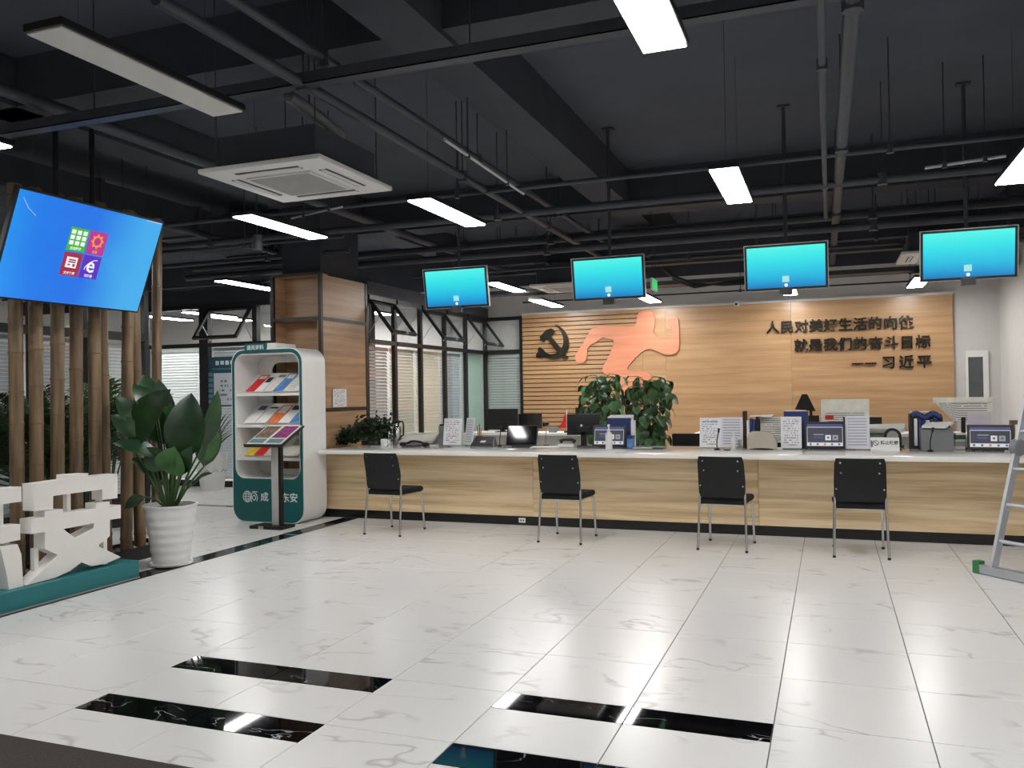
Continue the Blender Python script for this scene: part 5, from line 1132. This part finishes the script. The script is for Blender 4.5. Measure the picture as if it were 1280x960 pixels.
MB().add([(-.135, -.02, 0), (.135, -.02, 0), (.135, .03, .125), (-.135, .03, .125), (-.135, .08, 0), (.135, .08, 0)], [(0, 1, 2, 3), (3, 2, 5, 4), (0, 3, 4), (1, 5, 2), (0, 4, 5, 1)]).build('sign_board', M_PAPER, t)
NS = frame3((0, -.02, 0), (1, 0, 0), Vector((0, .05, .125)).normalized(), Vector((0, -.125, .05)).normalized())
put('sign_lettering', text_mesh('sign_lettering', '禁止吸烟', .042, M_INK, NS @ Matrix.Translation((.042, .075, .001)), .0005, .001), t)
MB(NS).tube([(-.085+.026*math.cos(2*pi*k/18), .075+.026*math.sin(2*pi*k/18), .001) for k in range(19)], .003, 5).tube([(-.104, .093, .001), (-.067, .057, .001)], .003, 5).build('prohibition_mark', M_INK, t)
MB(NS).box(-.133, -.115, .03, .10, .0005, .0015).build('side_band', M_MIDGREY, t)
t = thing('tape_dispenser', 'black arched tape dispenser behind the no smoking sign', 'tape dispenser', (.595, 9.575, CT))
out = [(-.08, 0), (-.085, .10)]+[(.085*math.cos(pi-pi*k/10), .13+.085*math.sin(pi*k/10)) for k in range(11)]+[(.085, 0)]
MB().prism([out], (0, 0, 0), (1, 0, 0), (0, 0, 1), (0, 1, 0), -.035, .035).build('dispenser_body', M_BLKPL, t); MB().prism([[(-.05, .11)]+[(.055*math.cos(pi-pi*k/8)-.0, .135+.055*math.sin(pi*k/8)) for k in range(9)]+[(.05, .11)]], (0, 0, 0), (1, 0, 0), (0, 0, 1), (0, 1, 0), -.040, -.036).build('tape_roll', M_GREYPL, t)
t = thing('paper_pile', 'pile of white papers over a green book behind the no smoking sign', 'papers', (.55, 9.71, CT), 0)
MB().box(-.22, .10, -.04, .04, 0, .135).build('box_file', M_MIDGREY, t); MB().box(-.22, .04, -.045, .045, .136, .16).build('book', M_GREEN, t)
for k in range(7): MB(Matrix.Rotation(.03*k-.1, 4, 'Z')).add([(-.20, -.05, .163+k*.007), (.16, -.05, .165+k*.006), (.19, .04, .21+k*.008), (-.18, .04, .20+k*.008)], [(0, 1, 2, 3)]).build('paper_sheet', (M_PAPER, M_CREAM)[k % 2], t)
t = thing('cable_clutter', 'tangle of cables and small parts beside the file box', 'cables', (.72, 9.50, CT))
for k in range(4): MB().tube([(-.05+.03*math.cos(q+k), .03*math.sin(q*1.3+k), .008+.03*abs(math.sin(q*.7+k))) for q in range(9)], .005, 5).build('cable', (M_DARKPIPE, M_GREEN, M_GREYPL, M_DARKPIPE)[k], t, 60)
# --- fourth station
t = thing('file_box', 'dark blue file box behind the grey box printer', 'file box', (.915, 9.66, CT)); MB().box(-.155, .155, -.05, .08, 0, .03).box(-.155, -.12, -.05, .08, .03, .36).box(.12, .155, -.05, .08, .03, .33).box(-.12, .12, .06, .08, .03, .33).build('box_shell', M_BLKPL, t)
for k in range(6): MB().box(-.11+k*.038, -.08+k*.038, -.04, .05, .031, .31+.02*math.sin(k*1.4)).build('folder', M_BLUE if k % 3 else M_PAPER, t)
MB().tube([(-.13+.27*k/12, -.045, .345+.02*math.sin(k*.9)) for k in range(13)], .028, 6).build('folded_cover', M_BLUE, t, 60); MB().box(-.14, .10, -.02, .05, .375, .385).build('paper_sheet', M_PAPER, t)
t = thing('box_printer', 'grey box printer with white paper on top', 'printer', (.995, 9.44, CT)); MB().box(-.145, .145, -.03, .16, 0, .225, bev=.006).build('printer_body', M_MIDGREY, t); MB().box(-.14, .10, -.032, -.029, .21, .216).build('paper_slot', M_BLKPL, t)
MB().add([(-.14, -.05, .245), (.07, -.08, .23), (.17, .10, .285), (-.08, .12, .275), (-.14, -.05, .228), (.07, -.08, .222), (.17, .10, .262), (-.08, .12, .255)], [(0, 1, 2, 3), (7, 6, 5, 4), (0, 4, 5, 1), (1, 5, 6, 2), (2, 6, 7, 3), (3, 7, 4, 0)]).build('paper_sheet', M_PAPER, t)
MB().box(-.12, .12, -.02, .11, .224, .246).build('printer_lid', M_BLKPL, t)
mic('small black microphone in front of the grey box printer', .91, 9.20, .2)
t = thing('book_stack', 'stack of books and boards left of the rightmost tablet', 'books', (1.22, 9.625, CT))
for k, (m, h) in enumerate(((M_WHITEPL, .03), (M_GREYPL, .05), (M_WHITEPL, .02), (M_GREEN, .045), (M_PAPER, .02))): z = (0, .03, .08, .10, .145)[k]; MB(Matrix.Rotation(.06*k, 4, 'Z')).box(-.05, .045, -.05, .05, z+.001, z+h, bev=.002).build('book', m, t)
tablet('lit tablet, rightmost on the counter', 1.46, .40, .25, y=9.40, rz=-.12)
t = thing('desk_calendar', 'large printed desk calendar above the third tablet', 'calendar', (.145, 9.70, CT), group='desk calendars on the counter')
def calendar(t, w, z0, z1, droop=False):
    MB().box(-w*.2, w*.2, -.03, .04, 0, .01).box(-.02, .02, .0, .02, .01, z0+.05).build('stand', M_BLKPL, t)
    mb = MB(); N = 12; lo = []
    for k in range(N+1):
        u = k/N; lo.append(z0+(.0 if not droop else max(0, .35-u)/.35*(z1-z0-.03)))
    for k in range(N):
        x0, x1 = -w/2+w*k/N, -w/2+w*(k+1)/N
        mb.add([(x0, -.0, lo[k]), (x1, -.0, lo[k+1]), (x1, .03, z1), (x0, .03, z1)], [(0, 1, 2, 3)], [[(k/N, .1), ((k+1)/N, .1), ((k+1)/N, 1), (k/N, 1)]])
    p = mb.build('calendar_page', M_PRINTC, t); MB().box(-w/2, w/2, .012, .034, z0+.02 if not droop else z1-.05, z1+.004).build('calendar_board', M_CREAM, t)
    return p
p = calendar(t, .48, .28, .515); MB().box(-.20, -.115, -.006, .004, .305, .345).build('red_block', M_RED, p)
t = thing('desk_calendar', 'large printed desk calendar with a drooping page above the right tablet', 'calendar', (1.27, 9.72, CT), group='desk calendars on the counter'); calendar(t, .55, .27, .52, True)
t = thing('paper_holder', 'lilac sheet clipped behind the rightmost tablet', 'paper', (1.40, 9.64, CT)); MB().box(-.08, .08, -.02, .02, 0, .01).build('holder_foot', M_BLKPL, t); MB().box(-.105, .105, 0, .006, .01, .37).build('lilac_sheet', M_PINKP, t)
t = thing('desk_shelf', 'low brown wooden shelf at the right end of the counter', 'shelf', (1.98, 9.66, CT)); MB().box(-.30, .36, -.06, .06, .25, .29).box(-.30, -.27, -.06, .06, 0, .25).box(.33, .36, -.06, .06, 0, .25).build('shelf_board', M_SHELFW, t)
t = thing('water_bottle', 'clear plastic bottle with dark cap beside the wooden shelf', 'bottle', (1.63, 9.66, CT)); MB().lathe([(.03, 0), (.032, .18), (.012, .22)], 16).build('bottle_body', M_CLEAR, t, 40); MB().lathe([(.014, .22), (.014, .245)], 12).build('cap', M_BLKPL, t)
t = thing('open_ledger', 'thick white ledger lying under the wooden shelf', 'book', (1.93, 9.50, CT)); MB().box(-.14, .14, -.08, .08, 0, .05, bev=.004).build('page_block', M_PAPER, t); MB().add([(-.15, -.09, .052), (.15, -.09, .052), (.12, .09, .10), (-.16, .09, .13)], [(0, 1, 2, 3)]).build('cover', M_CREAM, t)

# ------------------------------------------------------------------ back office desks and plants
DZ = .85
def desk(label, x0, x1, y0, y1):
    t = thing('office_desk', label, 'desk', ((x0+x1)/2, (y0+y1)/2, 0), group='white office desks'); w, d = (x1-x0)/2, (y1-y0)/2
    MB().box(-w, w, -d, d, DZ-.04, DZ, bev=.004).build('desk_top', M_WHITEPL, t)
    for s in (-1, 1): MB().box(s*w-.03 if s > 0 else -w, w if s > 0 else -w+.03, -d+.02, d-.02, 0, DZ-.04).build('side_panel', M_WHITEPL, t)
    MB().box(-w+.03, w-.03, -d+.03, -d+.05, .2, DZ-.04).build('modesty_panel', M_GREYPL, t)
desk('white office desk behind the counter on the left', -5.6, -2.55, 12.6, 13.3)
desk('white office desk behind the counter on the right', -1.9, 2.3, 12.6, 13.3)
for x, w, h, lb_, z in ((-5.0, .52, .34, 'black monitor on the back desk, furthest left', .04), (-4.6, .40, .24, 'lower black monitor on the back desk beside the left one', .05), (-3.5, .54, .36, 'black monitor on the back desk behind the red flag', .03)):
    t = thing('monitor', lb_, 'monitor', (x, 12.85 if h > .3 else 13.05, DZ), group='computer monitors behind the counter'); monitor(t, w, h, True, False, z)
for x, w, h, lb_ in ((.085, .22, .17, 'black monitor behind the tablet below the calendar'), (.57, .20, .20, 'small black monitor right of the lined document stand')):
    t = thing('monitor', lb_, 'monitor', (x, 12.85, DZ), group='computer monitors behind the counter'); monitor(t, w, h, True, False, .02)
t = thing('desk_flag', 'small red flag on a white pole on the back desk', 'flag', (-3.88, 12.75, DZ)); MB().lathe([(.05, 0), (.05, .02), (.012, .03)], 14).build('flag_base', M_BLKPL, t); MB().tube([(0, 0, .02), (0, 0, .36)], .007, 8).build('flag_pole', M_WHITEPL, t)
vs = []; fs = []
for i in range(7):
    for j in range(7):
        u, v = i/6, j/6; vs.append((-.005-u*.13*(v*.6+.4), .025*math.sin(u*7+v*3)*u, .33-v*.26-u*.10*(1-v)))
for i in range(6):
    for j in range(6): k = i*7+j; fs.append((k, k+1, k+8, k+7))
MB().add(vs, fs).build('flag_cloth', M_RED, t, 60); MB().add([(.007, 0, .30), (.05, .01, .10), (.04, .02, .06), (.007, 0, .06)], [(0, 1, 2, 3)]).build('flag_fold', M_RED, t)
for x, m, lb_ in ((-4.12, M_MIDGREY, 'small grey box left of the red flag'), (-3.72, M_BLKPL, 'small black box right of the red flag')):
    t = thing('small_box', lb_, 'box', (x, 12.78, DZ)); MB().box(-.06, .06, -.05, .05, 0, .075, bev=.006).build('box_body', m, t); MB().box(-.062, .062, -.052, .052, .06, .085, bev=.004).build('box_lid', m, t)
t = thing('drawer_box', 'white drawer unit beside the climbing plants', 'drawer unit', (-2.42, 12.2, 0)); MB().box(-.14, .14, -.2, .2, 0, .84, bev=.004).build('cabinet_body', M_WHITEPL, t)
for k in range(3): d = MB().box(-.125, .125, -.212, -.201, .06+k*.26, .30+k*.26).build('drawer', M_WHITEPL, t); MB().box(-.04, .04, -.225, -.213, .17+k*.26, .185+k*.26).build('drawer_handle', M_STEEL, d)
t = thing('office_chair', 'black office chair back behind the first white document stand', 'chair', (-1.90, 12.1, 0)); MB().box(-.22, .22, -.03, .03, .60, .875, bev=.02).build('backrest', M_BLKMESH, t, 40); MB().box(-.22, .22, -.44, .02, .42, .49, bev=.02).build('seat', M_BLKSEAT, t, 40); MB().tube([(0, -.2, .08), (0, -.2, .42)], .03, 10).build('gas_post', M_BLKPL, t); MB().tube([(0, .02, .46), (0, .04, .64)], .02, 8).build('back_bar', M_BLKPL, t)
for k in range(5): a = k*2*pi/5; MB().tube([(0, -.2, .09), (.26*math.cos(a), -.2+.26*math.sin(a), .05)], .018, 8).build('base_arm', M_BLKPL, t); MB().lathe([(.02, 0), (.028, .02), (.02, .045)], 10, (.26*math.cos(a), -.2+.26*math.sin(a), 0)).build('castor', M_BLKPL, t)
t = thing('desk_stand', 'black tapered triangular stand rising behind the blue binder', 'stand', (-.34, 12.8, DZ))
MB().prism([[(-.135, .34), (-.035, .555), (.035, .555), (.145, .31)]], (0, 0, 0), (1, 0, 0), (0, 0, 1), (0, 1, 0), -.03, .03).build('tapered_plate', M_BLKPL, t); MB().box(.06, .10, -.02, .02, .0, .33).build('stand_post', M_BLKPL, t); MB().box(.02, .19, -.06, .06, .12, .25, bev=.006).build('stand_block', M_BLKPL, t); MB().box(-.02, .18, -.08, .08, 0, .015).build('stand_foot', M_BLKPL, t)
heart = leaf_mb(MB(), (0, 0, 0), (0, 0, -.18), .145, (0, -1, .25), .10, 6, .18, .36).mesh('leaf', M_LEAFL, 60)
heart2 = leaf_mb(MB(), (0, 0, 0), (0, 0, -.16), .125, (0, -1, .25), .12, 6, .2, .36).mesh('leaf', M_LEAF, 60)
def pothos(label, x, y, H, W_, n, seed, z0):
    rnd = random.Random(seed); t = thing('climbing_plant', label, 'plant', (x, y, 0), group='climbing leaf plants behind the counter')
    MB().lathe([(.15, 0), (.17, .04), (.20, .40), (.18, .40), (.17, .36)], 24).build('pot', M_POT, t, 40); MB().lathe([(.17, .35), (.17, .365)], 18).build('soil', M_SOIL, t)
    MB().tube([(0, 0, .36), (0, 0, H-.08)], .03, 10).build('coir_pole', M_BROWN, t)
    for k in range(n):
        z = z0+(H-z0)*((k+.5)/n); tt = (z-z0)/(H-z0); a = k*2.4+rnd.uniform(-.4, .4); rr = W_*(.40+.60*math.sin(pi*min(1, .22+.72*(1-tt))))*rnd.uniform(.45, 1.0)
        p = Vector((rr*math.cos(a), rr*math.sin(a)*.8, z+rnd.uniform(-.03, .06)))
        st = MB().tube([(0, 0, z-.08), p*.5+Vector((0, 0, z*.5+.02)), p], .005, 4).build('leaf_stalk', M_STEM, t)
        o = put('leaf', heart if rnd.random() < .6 else heart2, st, p); s = rnd.uniform(.75, 1.2); o.scale = (s, s, s)
        o.rotation_euler = (rnd.uniform(-.75, .1), rnd.uniform(-.5, .5), a+pi/2+rnd.uniform(-.5, .5))
pothos('heart leafed climbing plant in front of the runner, left of the pair', -3.13, 12.15, 1.72, .33, 120, 5, .75)
pothos('heart leafed climbing plant in front of the runner, right of the pair', -2.36, 11.6, 1.66, .36, 150, 6, .65)
